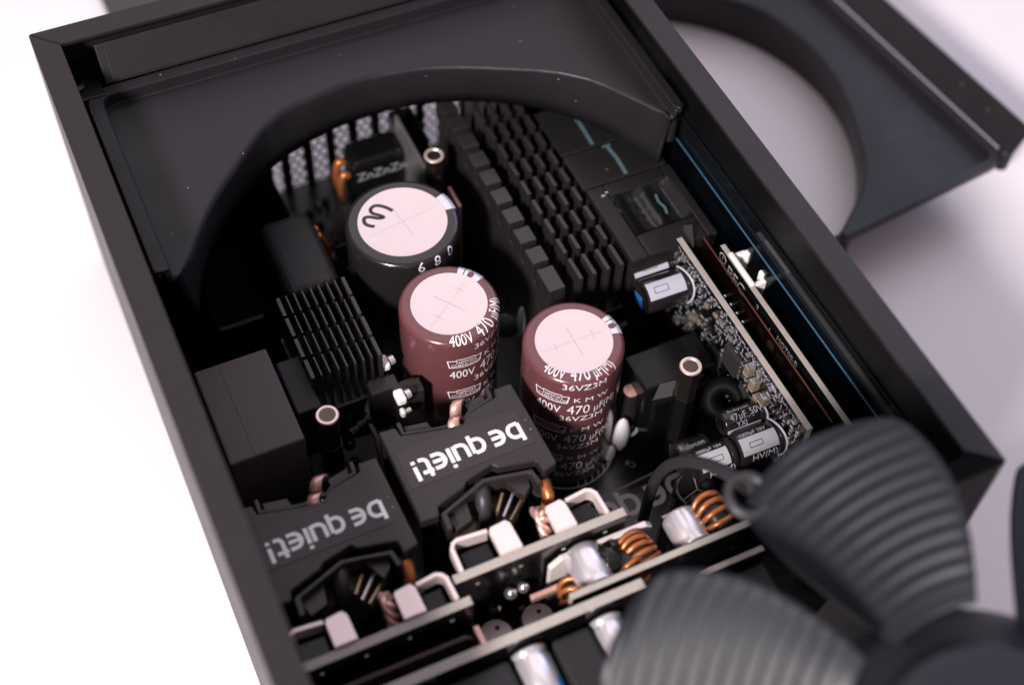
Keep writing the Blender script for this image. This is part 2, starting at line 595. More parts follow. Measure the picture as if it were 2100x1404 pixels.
# ------------------------------------------------------------------ main board
MPCB = MB().box(3, 147.2, 4, 196, 6.4, 8).build('circuit_board', 'board', PSU)
MPCB['label'] = 'glossy black main circuit board at the bottom of the case'
sk = MB()
z8 = 8.06
for rr, wd in ((13.6, 0.45),):
    sk.ribbon(arc(94.8, 80.9, rr, rr, 0, 360, 60), wd, Matrix.Translation((0, 0, z8)))
for k in range(9):
    a0 = -98 + k * 9
    p0 = (94.8 + 13.4 * math.cos(R(a0)), 80.9 + 13.4 * math.sin(R(a0)))
    sk.ribbon([p0, (p0[0] + 3.2, p0[1] + 7.0)], 0.3, Matrix.Translation((0, 0, z8 + 0.01)))
sk.ribbon([(86, 61.4), (122, 63.9)], 0.55, Matrix.Translation((0, 0, z8)))
sk.ribbon([(84, 72), (84, 64), (88, 62.8)], 0.35, Matrix.Translation((0, 0, z8 + 0.02)))
sk.build('silkscreen_lines', 'silkdim', MPCB)
wordmark(98.8, 57.3, z8, 40, 'board_lettering', 'printgrey', MPCB, 181)
flat_text('C4', 2.4, Matrix.Translation((110.2, 67.5, z8)) @ Matrix.Rotation(R(130), 4, 'Z'), 'board_lettering', 'silkdim', MPCB)
flat_text('MCOHS', 2.2, Matrix.Translation((101.5, 52.5, z8)) @ Matrix.Rotation(R(-95), 4, 'Z'), 'board_lettering', 'silk', MPCB)
flat_text('240A', 3.4, Matrix.Translation((66.5, 181, z8)) @ Matrix.Rotation(R(95), 4, 'Z'), 'board_lettering', 'silk', MPCB)
flat_text('OMD', 3.2, Matrix.Translation((63.5, 170, z8)) @ Matrix.Rotation(R(95), 4, 'Z'), 'board_lettering', 'silkdim', MPCB)


# ------------------------------------------------------------------ big electrolytic capacitors
def cap_profile(rad, h, rs, z0):
    """s measured from the foot of the shoulder: negative down the side, positive over the top"""
    def f(u, s, lift):
        if s <= 0:
            return rad + lift, z0 + h - rs + s, u
        L = rs * PI / 2
        if s < L:
            a = s / rs
            return rad - rs + (rs + lift) * math.cos(a), z0 + h - rs + (rs + lift) * math.sin(a), u
        return rad - rs - (s - L), z0 + h + lift, u
    return f


def big_cap(name_label, cx, cy, rad, ztop, sleeve, th_stripe, stripe_span, disc_r, th_text=None, s0=0.0, groups=3, zb=8.05, score_a=35.0, bars=True):
    h = ztop - zb
    rs = 1.5
    prof = [(rad - 0.6, 0), (rad, 0.7)]
    prof += [(rad, h - rs)]
    prof += [(rad - rs + rs * math.cos(R(a)), h - rs + rs * math.sin(R(a))) for a in (18, 36, 54, 72, 90)]
    prof += [(disc_r + 0.5, h), (disc_r + 0.1, h - 0.05)]
    X = Matrix.Translation((cx, cy, zb))
    root = MB().lathe(prof, X, 72).build('capacitor', sleeve, PSU, smooth=60)
    root['label'] = name_label
    d = MB()
    d.lathe([(0, h + 0.02), (disc_r - 0.9, h + 0.03), (disc_r - 0.15, h + 0.10), (disc_r + 0.22, h + 0.13), (disc_r + 0.25, h - 0.2)][::-1], X, 72)
    d.build('can_top', 'disc', root, smooth=60)
    s = MB()
    for k, a in enumerate((score_a, score_a + 90)):
        ln = disc_r * (0.86 if k == 0 else 0.50)
        s.ribbon([(-ln, 0), (ln, 0)], 0.13, X @ Matrix.Translation((0, 0, h + 0.075 + 0.01 * k)) @ Matrix.Rotation(R(a), 4, 'Z'))
        if k == 0 and bars:
            for q in (-0.62, 0.62):
                s.ribbon([(ln * q, -1.3), (ln * q, 1.3)], 0.12, X @ Matrix.Translation((0, 0, h + 0.095)) @ Matrix.Rotation(R(a), 4, 'Z'))
    s.build('vent_score', 'score', root)
    # polarity stripe: from the disc edge over the shoulder and down the side
    fn = cap_profile(rad, h, rs, zb)
    st = MB()
    ss = [rs * PI / 2 + (rad - rs - disc_r - 0.3), rs * PI / 2, rs * 1.05, rs * 0.52, 0, -3, -(h - rs) * 0.9]
    n = 14
    vv = []
    for i in range(n + 1):
        a = R(th_stripe - stripe_span / 2 + stripe_span * i / n)
        for q in ss:
            r_, z_, _ = fn(0, q, 0.04)
            vv.append((cx + r_ * math.cos(a), cy + r_ * math.sin(a), z_))
    k = len(ss)
    ff = [(i * k + j, (i + 1) * k + j, (i + 1) * k + j + 1, i * k + j + 1)[::-1] for i in range(n) for j in range(k - 1)]
    st.add(vv, ff)
    st.build('polarity_stripe', 'stripe', root, smooth=60)

    def wrap(mb, name, mt, th0, lift=0.07):
        mb.slice()
        smax = rs * PI / 2 + (rad - rs - disc_r) - 0.3
        keep = [f for f in mb.f if sum(mb.v[i].y for i in f) / len(f) < smax]
        mb.f = keep
        mb.mi = [0] * len(keep)

        def w_(p):
            r_, z_, _ = fn(0, p.y, lift + p.z)
            a = th0 + p.x / rad
            return (cx + r_ * math.cos(a), cy + r_ * math.sin(a), z_)
        mb.warp(w_)
        return mb.build(name, mt, root)
    if th_text is not None:
        th0 = R(th_text)
        for g in range(groups):
            s_ = s0 - 13.2 * g
            mb = MB()
            for txt, sz, ux_, sy_, fx in (('400V', 4.3, 0.0, s_, 0.72), ('470', 5.2, 8.0, s_, 0.74), ('µF(M)', 4.2, 14.6, s_, 0.66), ('36VZ3M', 2.9, 6.2, s_ - 3.1, 1.12),
                                          ('K M W', 2.5, 9.3, s_ + 5.0, 1.2)) + ((('105°C', 3.0, 23.0, s_ + 1.0, 1.0),) if g and th_text < 230 else ()):
                vv, ff2 = text2d(txt, sz)
                mb.add([(x_ * fx + ux_, y_ + sy_, 0) for x_, y_, _ in vv], ff2)
            # boxed maker's mark
            bx = [(0.0, s_ + 4.5), (7.8, s_ + 4.5), (8.3, s_ + 7.2), (6.6, s_ + 7.2), (6.3, s_ + 7.6), (1.9, s_ + 7.6), (1.6, s_ + 7.2), (-0.5, s_ + 7.2)]
            fine = []
            for i in range(len(bx)):
                a, b = bx[i], bx[(i + 1) % len(bx)]
                m_ = max(1, int(math.dist(a, b) / 0.6))
                fine += [(a[0] + (b[0] - a[0]) * j / m_, a[1] + (b[1] - a[1]) * j / m_) for j in range(m_)]
            mb.ribbon(fine, 0.28, None, True)
            for txt, sz, ux_, sy_ in (('NIPPON', 1.35, 1.6, s_ + 6.0), ('CHEMI-CON', 1.35, 0.35, s_ + 4.8)):
                vv, ff2 = text2d(txt, sz)
                mb.add([(x_ * 1.05 + ux_, y_ + sy_, 0) for x_, y_, _ in vv], ff2)
            wrap(mb, 'sleeve_lettering', 'print', th0)
        # marks on the stripe
        mb = MB()
        mb.ribbon(arc(0.0, 0, 0.55, 0.55, 0, 360, 16), 0.9, Matrix.Translation((0, 2.9, 0)))
        mb.ribbon([(0, 1.2), (0, 4.6)], 0.28, Matrix.Translation((0, 0, 0.01)))
        mb.ribbon([(2.1, 0.2), (2.1, 4.6)], 0.32, Matrix.Translation((0, 0, 0.01)))
        wrap(mb, 'stripe_mark', sleeve, R(th_stripe - 2), 0.06)
    return root, wrap


big_cap('maroon electrolytic capacitor in front of the black one, pale bare top', 71.8, 103.2, 12.4, 55, 'maroon', 38, 34, 9.2, 247, 0.5, 3, score_a=36)
big_cap('maroon electrolytic capacitor standing alone beside the finned heatsink, lettering down its side', 94.8, 80.9, 12.4, 55, 'maroon', 4, 30, 9.2, 202, 1.7, 4, score_a=0)
c3, wrap3 = big_cap('wide black electrolytic capacitor with a handwritten 3 on its pale top', 71.3, 132.0, 14.7, 55, 'capblack', 8, 24, 11.2, None, score_a=8, bars=False)
mb = MB()
for ch, th_ in (('6', 268.5), ('8', 286.5), ('0', 304.0)):
    vv, ff = text2d(ch, 4.4)
    mb.add([(x * 0.95 + R(th_ - 268.5) * 14.7, y - 1.6, 0) for x, y, _ in vv], ff)
wrap3(mb, 'sleeve_lettering', 'stripe', R(262.5))
# handwritten mark
hand = [(70.27, 136.25), (69.01, 138.12), (67.11, 139.54), (65.38, 139.08), (65.22, 137.53), (66.66, 136.13), (67.3, 135.15), (65.92, 135.38), (64.0, 136.69), (62.67, 136.67), (62.26, 135.06), (63.1, 133.82), (64.17, 133.18)]
fine = []
for i in range(len(hand) - 1):
    p0 = Vector(hand[max(i - 1, 0)]); p1 = Vector(hand[i]); p2 = Vector(hand[i + 1]); p3 = Vector(hand[min(i + 2, len(hand) - 1)])
    for j in range(5):
        u_ = j / 5
        fine.append(tuple(0.5 * ((2 * p1) + (-p0 + p2) * u_ + (2 * p0 - 5 * p1 + 4 * p2 - p3) * u_ ** 2 + (-p0 + 3 * p1 - 3 * p2 + p3) * u_ ** 3)))
fine.append(hand[-1])
MB().ribbon(fine, 0.95, Matrix.Translation((0, 0, 55.12))).build('handwritten_mark', 'ink', c3)

# ------------------------------------------------------------------ heatsinks
HA = MB().box(97.8, 102.2, 99.8, 172, 8.1, 43.9).box(102.2, 120.6, 100.2, 172, 29, 32).build('heatsink', 'heatsink', PSU, bevel=0.25)
HA['label'] = 'long black finned heatsink with a row of square blocks and four rows of fins'
blk = fin = blk_l = fin_l = None
for r_ in range(10):
    if r_ == 0:
        y0, y1 = 99.9, 107.8
    else:
        y0 = 109.6 + (r_ - 1) * 7.3
        y1 = y0 + 5.3
    if r_ == 0:
        MB().box(97.7, 102.3, y0, y1, 43.9, 50).build('fin_block', 'heatsink', HA, bevel=0.25)
    elif blk is None:
        blk = MB().box(97.7, 102.3, y0, y1, 43.9, 50).build('fin_block', 'heatsink', HA, bevel=0.25)
    else:
        dup(blk, (100, (y0 + y1) / 2, 43.9), HA)
    for c_ in range(4):
        xx = 107.0 + c_ * 3.87
        if r_ == 0:
            MB().box(xx - 0.6, xx + 0.6, y0 + 0.6, y1, 32, 50.2).build('fin', 'heatsink', HA, bevel=0.2)
        elif fin is None:
            fin = MB().box(xx - 0.6, xx + 0.6, y0, y1, 32, 50.2).build('fin', 'heatsink', HA, bevel=0.2)
        else:
            dup(fin, (xx, (y0 + y1) / 2, 32), HA)

HB = MB().box(33.8, 52.6, 98.6, 125.6, 30, 33).box(33.8, 52.6, 97.4, 98.6, 26, 36.5).box(36, 50, 104, 106, 8.1, 30).build('heatsink', 'heatsink', PSU, bevel=0.25)
HB['label'] = 'small black heatsink of thin fins beside the plain dark block'
fb_ = {}
for i in range(9):
    th = 0.95 if i in (0, 8) else 0.42
    xx = 34.9 + i * 2.14
    for r_ in range(4):
        y0 = 99.0 + r_ * 6.75
        key = th
        zt = 50
        if key not in fb_:
            fb_[key] = MB().box(xx - th / 2, xx + th / 2, y0, y0 + 5.9, 33, zt).build('fin', 'heatsink', HB, bevel=0.08)
        else:
            dup(fb_[key], (xx, y0 + 2.95, 33), HB)

# ------------------------------------------------------------------ standoffs
def standoff(cx, cy, ztop, label):
    hexp = [(cx + 2.85 * math.cos(R(a + 12)), cy + 2.85 * math.sin(R(a + 12))) for a in range(0, 360, 60)]
    hexb = [(cx + 3.0 * math.cos(R(a + 12)), cy + 3.0 * math.sin(R(a + 12))) for a in range(0, 360, 60)]
    o = MB().prism(hexb, 8.1, ztop - 12).build('standoff', 'gloss', PSU, bevel=0.25)
    MB().prism(hexp, ztop - 11.98, ztop - 0.25).build('hex_head', 'gunmetal', o, bevel=0.25)
    o['label'] = label
    X = Matrix.Translation((cx, cy, ztop))
    MB().lathe([(2.8, -0.3), (2.6, 0.05), (2.05, 0.08), (1.85, -0.15), (1.45, -1.1), (1.4, -1.4)][::-1], X, 24).build('nickel_face', 'nickel', o, smooth=50)
    th = MB().lathe([(1.45, -1.05), (1.3, -1.5), (1.45, -1.9), (1.3, -2.3), (1.45, -2.2), (1.3, -2.4), (0.0, -2.4)][::-1], X, 24)
    th.build('threaded_bore', 'darknickel', o, smooth=30)


standoff(34.3, 88.0, 50, 'black hexagonal standoff with a nickel top beside the small heatsink')
standoff(119.4, 66.1, 50, 'black hexagonal standoff with a nickel top beside the side board')
standoff(89.4, 154.6, 50, 'black hexagonal standoff with a nickel top behind the wide black capacitor')

# ------------------------------------------------------------------ the two branded transformers
POLY = [(-17.0, 12.3), (-13.0, 11.9), (-12.6, 9.4), (-3.9, 7.4), (1.7, 6.5), (4.4, 8.8), (12.0, 10.4), (12.4, 12.6), (16.9, 12.5), (17.4, -11.8), (13.6, -12.8),
        (13.2, -9.4), (4.6, -7.6), (3.6, -6.3), (-3.4, -7.9), (-4.6, -9.1), (-12.0, -11.3), (-12.6, -13.6), (-17.0, -13.4)]


def transformer(cx, cy, ztop, label, textmat, foil_up=1.0):
    X = Matrix.Translation((cx, cy, 0))
    core = MB().box(-14.5, 14.5, -9.2, 9.2, 8.1, ztop - 6.5, X).box(-16.2, -12, -12, 11, 8.1, ztop - 5, X).box(12, 16.2, -11, 11, 8.1, ztop - 5, X)
    root = core.build('transformer', 'gloss', PSU, bevel=0.5)
    root['label'] = label
    MB().prism(POLY, ztop - 3.2, ztop, X).build('cover', 'plastic', root, bevel=0.45, bseg=3)
    MB().prism([(-15.6, 5.6), (14.4, 5.6), (15.3, -4.9), (-15.9, -5.1)], ztop + 0.01, ztop + 0.14, X).build('label_film', 'label', root, bevel=0.06)
    wordmark(cx - 0.2, cy - 0.35, ztop + 0.19, 27.0, 'brand_lettering', textmat, root, 180.6)
    # bobbin seen in the two cut-outs
    bob = MB()
    bob.prism([(-12.2, 13.6), (-11.2, 13.6), (-11.3, 10.6), (-4.0, 8.9), (1.2, 8.1), (1.0, 7.2), (-4.2, 8.0), (-12.3, 9.9)], ztop - 6.0, ztop - 1.1, X)
    bob.prism([(11.8, 14.4), (10.8, 14.4), (10.6, 11.6), (5.0, 10.4), (2.6, 8.6), (3.2, 7.8), (5.2, 9.4), (11.6, 10.9)], ztop - 6.0, ztop - 1.1, X)
    bob.prism([(-10.6, 13.2), (-5.0, 12.2), (-4.4, 9.4), (-10.6, 10.9)], ztop - 6.5, ztop - 3.0, X)
    bob.prism([(5.0, 13.0), (10.2, 14.2), (10.2, 12.0), (5.2, 10.8)], ztop - 6.5, ztop - 3.0, X)
    bob.prism([(12.4, -14.6), (11.2, -14.6), (10.7, -11.3), (4.6, -9.9), (0.5, -9.3), (-3.8, -10.8), (-10.6, -13.2), (-10.9, -17.2), (-12.2, -17.2), (-11.9, -12.6), (-4.4, -9.9), (0.2, -8.1), (4.4, -8.9), (11.8, -10.4)], ztop - 6.0, ztop - 1.1, X)
    bob.prism([(5.0, -9.0), (10.6, -10.2), (10.2, -13.2), (7.8, -15.2)], ztop - 6.5, ztop - 3.4, X)
    bob.prism([(-10.8, -13.0), (-4.8, -10.6), (-5.6, -15.8), (-9.8, -17.0)], ztop - 6.5, ztop - 3.4, X)
    bob.build('bobbin', 'plastic', root, bevel=0.2)
    # winding packs
    for sy in (1, -1):
        MB().lathe([(0.5, -8.5), (7.5, -8.5), (8.4, -7.6), (8.4, 7.6), (7.5, 8.5), (0.5, 8.5)], X @ Matrix.Translation((0, sy * 4.5, ztop - 17)) @ Matrix.Rotation(R(90), 4, 'X'), 28).build('winding', 'brass', root, smooth=40)
    wire = MB()
    for q in range(7):
        wire.tube([Vector((cx - 5.2 + q * 1.1, cy + 10.8 - 0.2 * q, ztop - 5.2 + 0.25 * q)), Vector((cx - 1.5 + q * 0.9, cy + 9.6, ztop - 4.0 + 0.2 * q)), Vector((cx + 2.5 + q * 0.7, cy + 8.2, ztop - 8.6))], 0.26, 6)
    wire.build('wire_strand', 'brass', root, smooth=60)
    # bent copper foil at the back
    fp_ = [(-0.6, 5.2, -6.0), (-0.5, 6.4, -1.5), (-0.1, 7.6, 0.6), (0.8, 8.8, 0.0), (1.7, 9.2, -1.4)]
    fq_ = [(1.2, 9.4, -2.5), (1.5, 10.1, 0.8), (2.0, 11.0, 1.7), (3.2, 12.1, 1.4), (4.0, 12.6, -0.5)]
    for pth in (fp_, fq_):
        fm = MB()
        vv = []
        for i, (a, b, c) in enumerate(pth):
            for dx, dy in ((-1.35, 0.15), (1.35, -0.15)):
                vv.append((cx + a + dx, cy + b + dy, ztop + c * foil_up))
        ff = [(2 * i, 2 * i + 1, 2 * i + 3, 2 * i + 2) for i in range(len(pth) - 1)]
        fm.add(vv, ff)
        o = fm.build('copper_foil', 'foil', root, smooth=180, solid=0.5, soff=0)
    # lead wires at the front
    MB().tube([(cx - 1.6, cy - 13.4, ztop - 16), (cx - 1.4, cy - 13.0, ztop - 8), (cx - 1.0, cy - 11.6, ztop - 4.6), (cx - 0.2, cy - 9.6, ztop - 4.0), (cx + 0.6, cy - 7.4, ztop - 6)], 1.9, 14).build('sleeved_lead', 'cable', root, smooth=60)
    for k, (dx, ln) in enumerate(((2.6, 5.0), (4.2, 6.5), (6.0, 7.5))):
        st = MB().box(-0.35, 0.35, -ln / 2, ln / 2, -3, 0, Matrix.Translation((cx + dx, cy - 13.0 - k * 1.1, ztop - 5.6 - k * 0.7)) @ Matrix.Rotation(R(-38 - 6 * k), 4, 'Z'))
        st.build('winding_strip', 'brass' if k != 1 else 'steelbar', root, bevel=0.1)
    MB().tube([(cx + 12.5, cy - 17.5, ztop - 9), (cx + 13.6, cy - 15.8, ztop - 5.5), (cx + 14.0, cy - 13.6, ztop - 4.6), (cx + 12.8, cy - 11.5, ztop - 8)], 1.5, 12).build('copper_lead', 'copper', root, smooth=60)
    MB().lathe([(0, 1.2), (1.6, 0.9), (2.3, 0), (2.3, -3), (0, -3)][::-1], Matrix.Translation((cx + 13.3, cy - 12.6, ztop - 5)), 18).build('lead_cap', 'cable', root, smooth=60)
    return root


transformer(60.5, 66.5, 50, 'black branded transformer nearest the maroon capacitors, bright white lettering', 'print')
transformer(23.6, 60.3, 50, 'black branded transformer close to the case wall, shaded lettering', 'print', 0.9)

# ------------------------------------------------------------------ plain blocks by the left wall
b = MB().box(9.4, 27.4, 84, 112, 8.1, 50).build('relay_block', 'block', PSU, bevel=0.5)
b['label'] = 'plain dark brown block close to the case wall'
MB().box(15.4, 15.5, 84.4, 111.6, 50.0, 50.06).build('seam', 'blockdark', b)
MB().box(28.6, 34.6, 93.4, 109.6, 8.1, 46).build('relay_block', 'blockdark', PSU, bevel=0.4)
MB().box(28.2, 50, 84, 93, 8.1, 28).build('relay_block', 'blockdark', PSU, bevel=0.6)
MB().box(7, 27, 112.6, 124, 8.1, 26).build('film_capacitor', 'gloss', PSU, bevel=0.8)
for q, (x_, y_) in enumerate(((11, 117), (25, 120.5))):
    MB().lathe([(0, 1.0), (1.4, 0.8), (2.0, 0)][::-1], Matrix.Translation((x_, y_, 26.05)) @ Matrix.Rotation(R(30), 4, 'Z') @ Matrix.Diagonal((1.8, 1, 0.5, 1)), 14).build('blue_glue_dot', 'blue', PSU, smooth=180)

# transistors hanging under the small heatsink
for i, (x_, y_) in enumerate(((47.5, 94.6), (52.6, 91.2))):
    tr = MB().box(x_, x_ + 7.5, y_, y_ + 4.2, 24, 41, Matrix.Translation((0, 0, 0))).build('transistor', 'plastic', PSU, bevel=0.4)
    MB().box(x_ + 0.8, x_ + 6.6, y_ + 4.3, y_ + 5.2, 22, 40).build('tab', 'heatsink', tr, bevel=0.2)
    for k in range(3):
        MB().box(x_ + 1.6 + k * 2.1, x_ + 2.3 + k * 2.1, y_ + 1.6, y_ + 2.3, 8.1, 22).build('pin', 'solder', tr)
for x_, y_, z_ in ((53.4, 101.4, 42.5), (53.2, 90.2, 43.0), (52.8, 87.6, 40)):
    k = 1.0 if z_ > 41 else 0.55
    o = MB().box(x_ - 1.25 * k, x_ + 1.25 * k, y_ - 1.9 * k, y_ + 1.9 * k, z_ - 1.2, z_ + 1.2).build('nylon_clip', 'white', PSU, bevel=0.6)
    MB().lathe([(0, 1.6), (1.2 * k, 1.4), (1.3 * k, 0)][::-1], axis_m((x_ + 1.3 * k, y_, z_), (1, 0.2, 0)), 14).build('clip_head', 'silver', o, smooth=50)
MB().tube([(47.5, 97.0, 36), (45.6, 93.5, 37.5), (44.8, 90.0, 37), (45.2, 86.0, 36), (44.6, 82.5, 33), (43.4, 78, 22)], 0.75, 10).build('sleeved_wire', 'cable', PSU, smooth=60)
# screw stack by the standoff
MB().lathe([(0, 0), (1.7, 0), (1.7, 1.2), (1.2, 1.4), (1.2, 2.4), (1.7, 2.6), (1.7, 3.6), (1.2, 3.8), (1.2, 4.8), (1.7, 5.0), (1.7, 6.0), (0, 6.4)][::-1],
           axis_m((40.0, 89.5, 36), (0.9, 0.25, 0.25)), 18).build('screw', 'gloss', PSU, smooth=40)
for i in range(8):
    a = random.uniform(0.7, 1.5)
    MB().lathe([(0, 1), (0.7, 0.7), (1, 0), (0.7, -0.7), (0, -1)][::-1], Matrix.Translation((39.0 + i * 0.45 + random.uniform(-0.8, 0.8), 88.5 - i * 2.3, 30 + random.uniform(-4, 4))) @ Matrix.Scale(a * 1.1, 4), 12).build('ceramic_bead', 'gloss', PSU, smooth=180)

# ------------------------------------------------------------------ potted chokes under the shroud on the right
for i, (y0, y1, zt) in enumerate(((100.4, 127.0, 50), (128.0, 141.0, 49), (142.0, 160.0, 48))):
    x0, x1 = 121.4, 146.6
    ch = MB().box(x0, x1, y0, y1, 8.1, zt - 3.4)
    if i == 0:
        ix0, ix1, iy0, iy1 = 126.4, 143.6, 108.0, 122.6
        ch.box(x0, ix0, y0, y1, zt - 3.4, zt).box(ix1, x1, y0, y1, zt - 3.4, zt).box(ix0, ix1, y0, iy0, zt - 3.4, zt - 0.01).box(ix0, ix1, iy1, y1, zt - 3.4, zt - 0.01)
    else:
        ch.box(x0, x1, y0, y1, zt - 3.4, zt)
    o = ch.build('potted_choke', 'chokebox', PSU, bevel=0.5)
    o['label'] = ('square black potted choke with a recessed coil, next to the small grey capacitors',
                  'middle black potted choke with a blue varnish streak', 'rear black potted choke half under the fan shroud')[i]
    if i == 0:
        pt = MB()
        nx, ny = 30, 26
        vv = [(ix0 + (ix1 - ix0) * a / nx, iy0 + (iy1 - iy0) * b_ / ny,
               zt - 2.3 + 1.5 * max(0, math.sin(a / nx * PI * 4.2 + 0.6) * 0.5 + 0.25) + 1.0 * abs(2 * b_ / ny - 1) ** 6 + 0.7 * abs(2 * a / nx - 1) ** 6 + random.uniform(-0.10, 0.10))
              for b_ in range(ny + 1) for a in range(nx + 1)]
        ff = [(b_ * (nx + 1) + a, b_ * (nx + 1) + a + 1, (b_ + 1) * (nx + 1) + a + 1, (b_ + 1) * (nx + 1) + a) for b_ in range(ny) for a in range(nx)]
        pt.add(vv, ff).build('potting', 'epoxy', o, smooth=180)
        MB().ribbon([(138.2, 119), (137.7, 116.5), (138.3, 114), (137.8, 111.8)], 0.7, Matrix.Translation((0, 0, zt - 0.85))).build('varnish_streak', 'cyan', o)
        MB().box(124.0, 125.2, 122.8, 123.4, zt, zt + 0.5).box(125.6, 126.4, 123.6, 124.2, zt, zt + 0.4).build('solder_fleck', 'solder', o, bevel=0.15)
    else:
        xs = 134.5 if i == 1 else 131.5
        MB().ribbon([(xs, y0 + 0.8), (xs + 0.3, (y0 + y1) / 2), (xs - 0.2, y1 - 0.6)], 1.1, Matrix.Translation((0, 0, zt + 0.04))).ribbon([(xs - 1.6, y1 - 1.0), (xs + 1.0, y1 - 0.8)], 0.8, Matrix.Translation((0, 0, zt + 0.05))).build('varnish_streak', 'cyan', o)

# ------------------------------------------------------------------ small capacitors lying out from the side board
def small_cap(px, py, pz, d, rad, ln, label, stripe_mt=None, stripe_a=90, texts=(), marks=(), tip=None, sleeve='capblack'):
    """lying can: foot at p, axis d"""
    X = axis_m((px, py, pz), d, (0, 0, 1))
    prof = [(rad - 0.5, 0), (rad, 0.5), (rad, 1.2), (rad - 0.35, 1.5), (rad - 0.35, 1.9), (rad, 2.3), (rad, ln - 0.8), (rad - 0.25, ln - 0.25), (rad - 0.9, ln), (rad - 1.1, ln - 0.15), (0, ln - 0.15)]
    o = MB().lathe(prof[::-1], X, 36).build('capacitor', sleeve, PSU, smooth=45)
    o['label'] = label

    def wrap(mb, name, mt, lift=0.05):
        mb.slice(0.5, True)

        def w_(p):
            a = R(stripe_a) + p.y / rad
            return X @ Vector(((rad + lift + p.z) * math.cos(a), (rad + lift + p.z) * math.sin(a), ln - p.x))
        mb.warp(w_)
        return mb.build(name, mt, o, smooth=0)
    if stripe_mt:
        wd = rad * 1.05
        n = 10
        vv = []
        for i in range(n + 1):
            for x_ in (0.35, ln * 0.5, ln - 2.4):
                vv.append((x_, -wd / 2 + wd * i / n, 0))
        ff = [(i * 3 + j, i * 3 + j + 1, (i + 1) * 3 + j + 1, (i + 1) * 3 + j) for i in range(n) for j in range(2)]
        mb_ = MB().add(vv, ff)
        s_ = wrap(mb_, 'polarity_stripe', stripe_mt, 0.03)
        for p in s_.data.polygons:
            p.use_smooth = True
        for (mx, mw, mh) in marks:
            mk = []
            bx = [(mx, -mh / 2), (mx + mw, -mh / 2), (mx + mw, mh / 2), (mx, mh / 2)]
            for i in range(4):
                a, b_ = bx[i], bx[(i + 1) % 4]
                for j in range(4):
                    mk.append((a[0] + (b_[0] - a[0]) * j / 4, a[1] + (b_[1] - a[1]) * j / 4))
            wrap(MB().ribbon(mk, 0.16, None, True), 'stripe_mark', 'capblack', 0.07)
    for (s_, sz, x_, y_, fx) in texts:
        vv, ff = text2d(s_, sz)
        wrap(MB().add([(a * fx + x_, b_ + y_, 0) for a, b_, _ in vv], ff), 'sleeve_lettering', 'lightgrey', 0.05)
    if tip:
        vv = [(0, 0, 0)] + [((rad - 0.5) * math.cos(a), (rad - 0.5) * math.sin(a), 0) for a in [R(200 + 12 * k) for k in range(8)]]
        MB().add(vv, [(0, k, k + 1) for k in range(1, 8)], X @ Matrix.Translation((0, 0, ln + 0.02))).build('end_mark', tip, o)
    return o


DX = (-1, 0.02, 0)
cs = small_cap(134.8, 93.6, 42.6, DX, 4.6, 13.2, 'small capacitor with a pale label lying out from the side board', 'lightgrey', 66, (), ((2.2, 3.8, 1.6),), 'blue')
cs2 = small_cap(134.8, 102.0, 41.6, DX, 3.4, 12.6, 'small pale-labelled capacitor tucked behind the larger one on the side board', 'lightgrey', 66, (), ((3.0, 4.0, 1.3),), None)
small_cap(134.8, 54.0, 38.0, DX, 3.2, 12.0, 'thin black 47 microfarad capacitor lying out from the side board', 'grey', -6,
          (('47µF', 2.5, 1.8, 3.7, 0.9), ('50V', 2.4, 7.3, 3.9, 0.9), ('YXJ', 1.9, 3.0, 1.95, 1), ('Rubycon', 1.4, 2.0, 6.1, 1.2)))
small_cap(134.8, 46.2, 38.0, DX, 4.3, 12.5, 'thick black capacitor with a grey stripe lying out from the side board', 'grey', 64, (('HV(M)', 2.9, 2.5, -4.6, 0.9), ('1000µF 10V', 1.5, 1.0, 2.7, 1)), ((2.6, 3.4, 1.2),))
small_cap(122.2, 47.0, 36.5, DX, 4.3, 10.5, 'thick black capacitor with a grey stripe in front of the first', 'grey', 64, (('HV(M)', 2.9, 2.0, -4.6, 0.9), ('1000µF 10V', 1.4, 0.6, 2.7, 1)), ((3.0, 3.4, 1.2),))
small_cap(118.6, 52.0, 34.0, DX, 4.0, 9.0, 'thick black capacitor with printed maker name and 2200', None, 62, (('Rubycon', 1.9, 0.8, 1.4, 1), ('2200', 2.8, 1.4, -2.0, 1)))
# wire bails round the can necks
for (py, pz, rr) in ((93.6, 42.6, 4.9), (54.0, 38.0, 3.5), (46.2, 38.0, 4.7)):
    pts = [(133.7 + 0.5 * math.sin(a * 2), py - rr * math.cos(a), pz + rr * math.sin(a)) for a in [R(-40 + 11 * k) for k in range(17)]]
    MB().tube(pts, 0.3, 8).build('wire_bail', 'lightgrey', PSU, smooth=60)

# ------------------------------------------------------------------ vertical side boards
def board(x0, x1, y0, y1, z0, z1, label, axis, notch=None):
    mb = MB()
    mb.box(x0, x1, y0, y1, z0, z1)
    o = mb.build('daughter_board', ['board', 'fr4'], PSU, bevel=0.12)
    for p in o.data.polygons:
        p.material_index = 0 if abs(p.normal[axis]) > 0.9 else 1
    o['label'] = label
    return o


SA = board(135.1, 136.8, 38.7, 102.3, 10, 50.6, 'upright side board crowded with tiny parts', 0)
SB = board(142.4, 143.9, 30, 93.4, 10, 54.2, 'upright side board marked PFC next to the case wall', 0)
FX = Matrix(((0, 0, -1, 0), (-1, 0, 0, 0), (0, 1, 0, 0), (0, 0, 0, 1)))      # text plane facing -x, reading towards -y


def side_text(s, size, x, y, z, parent, mt='silk'):
    X = Matrix.Translation((x, y, z)) @ FX
    vv, ff = text2d(s, size)
    return MB().add(vv, ff, X).build('board_lettering', mt, parent)


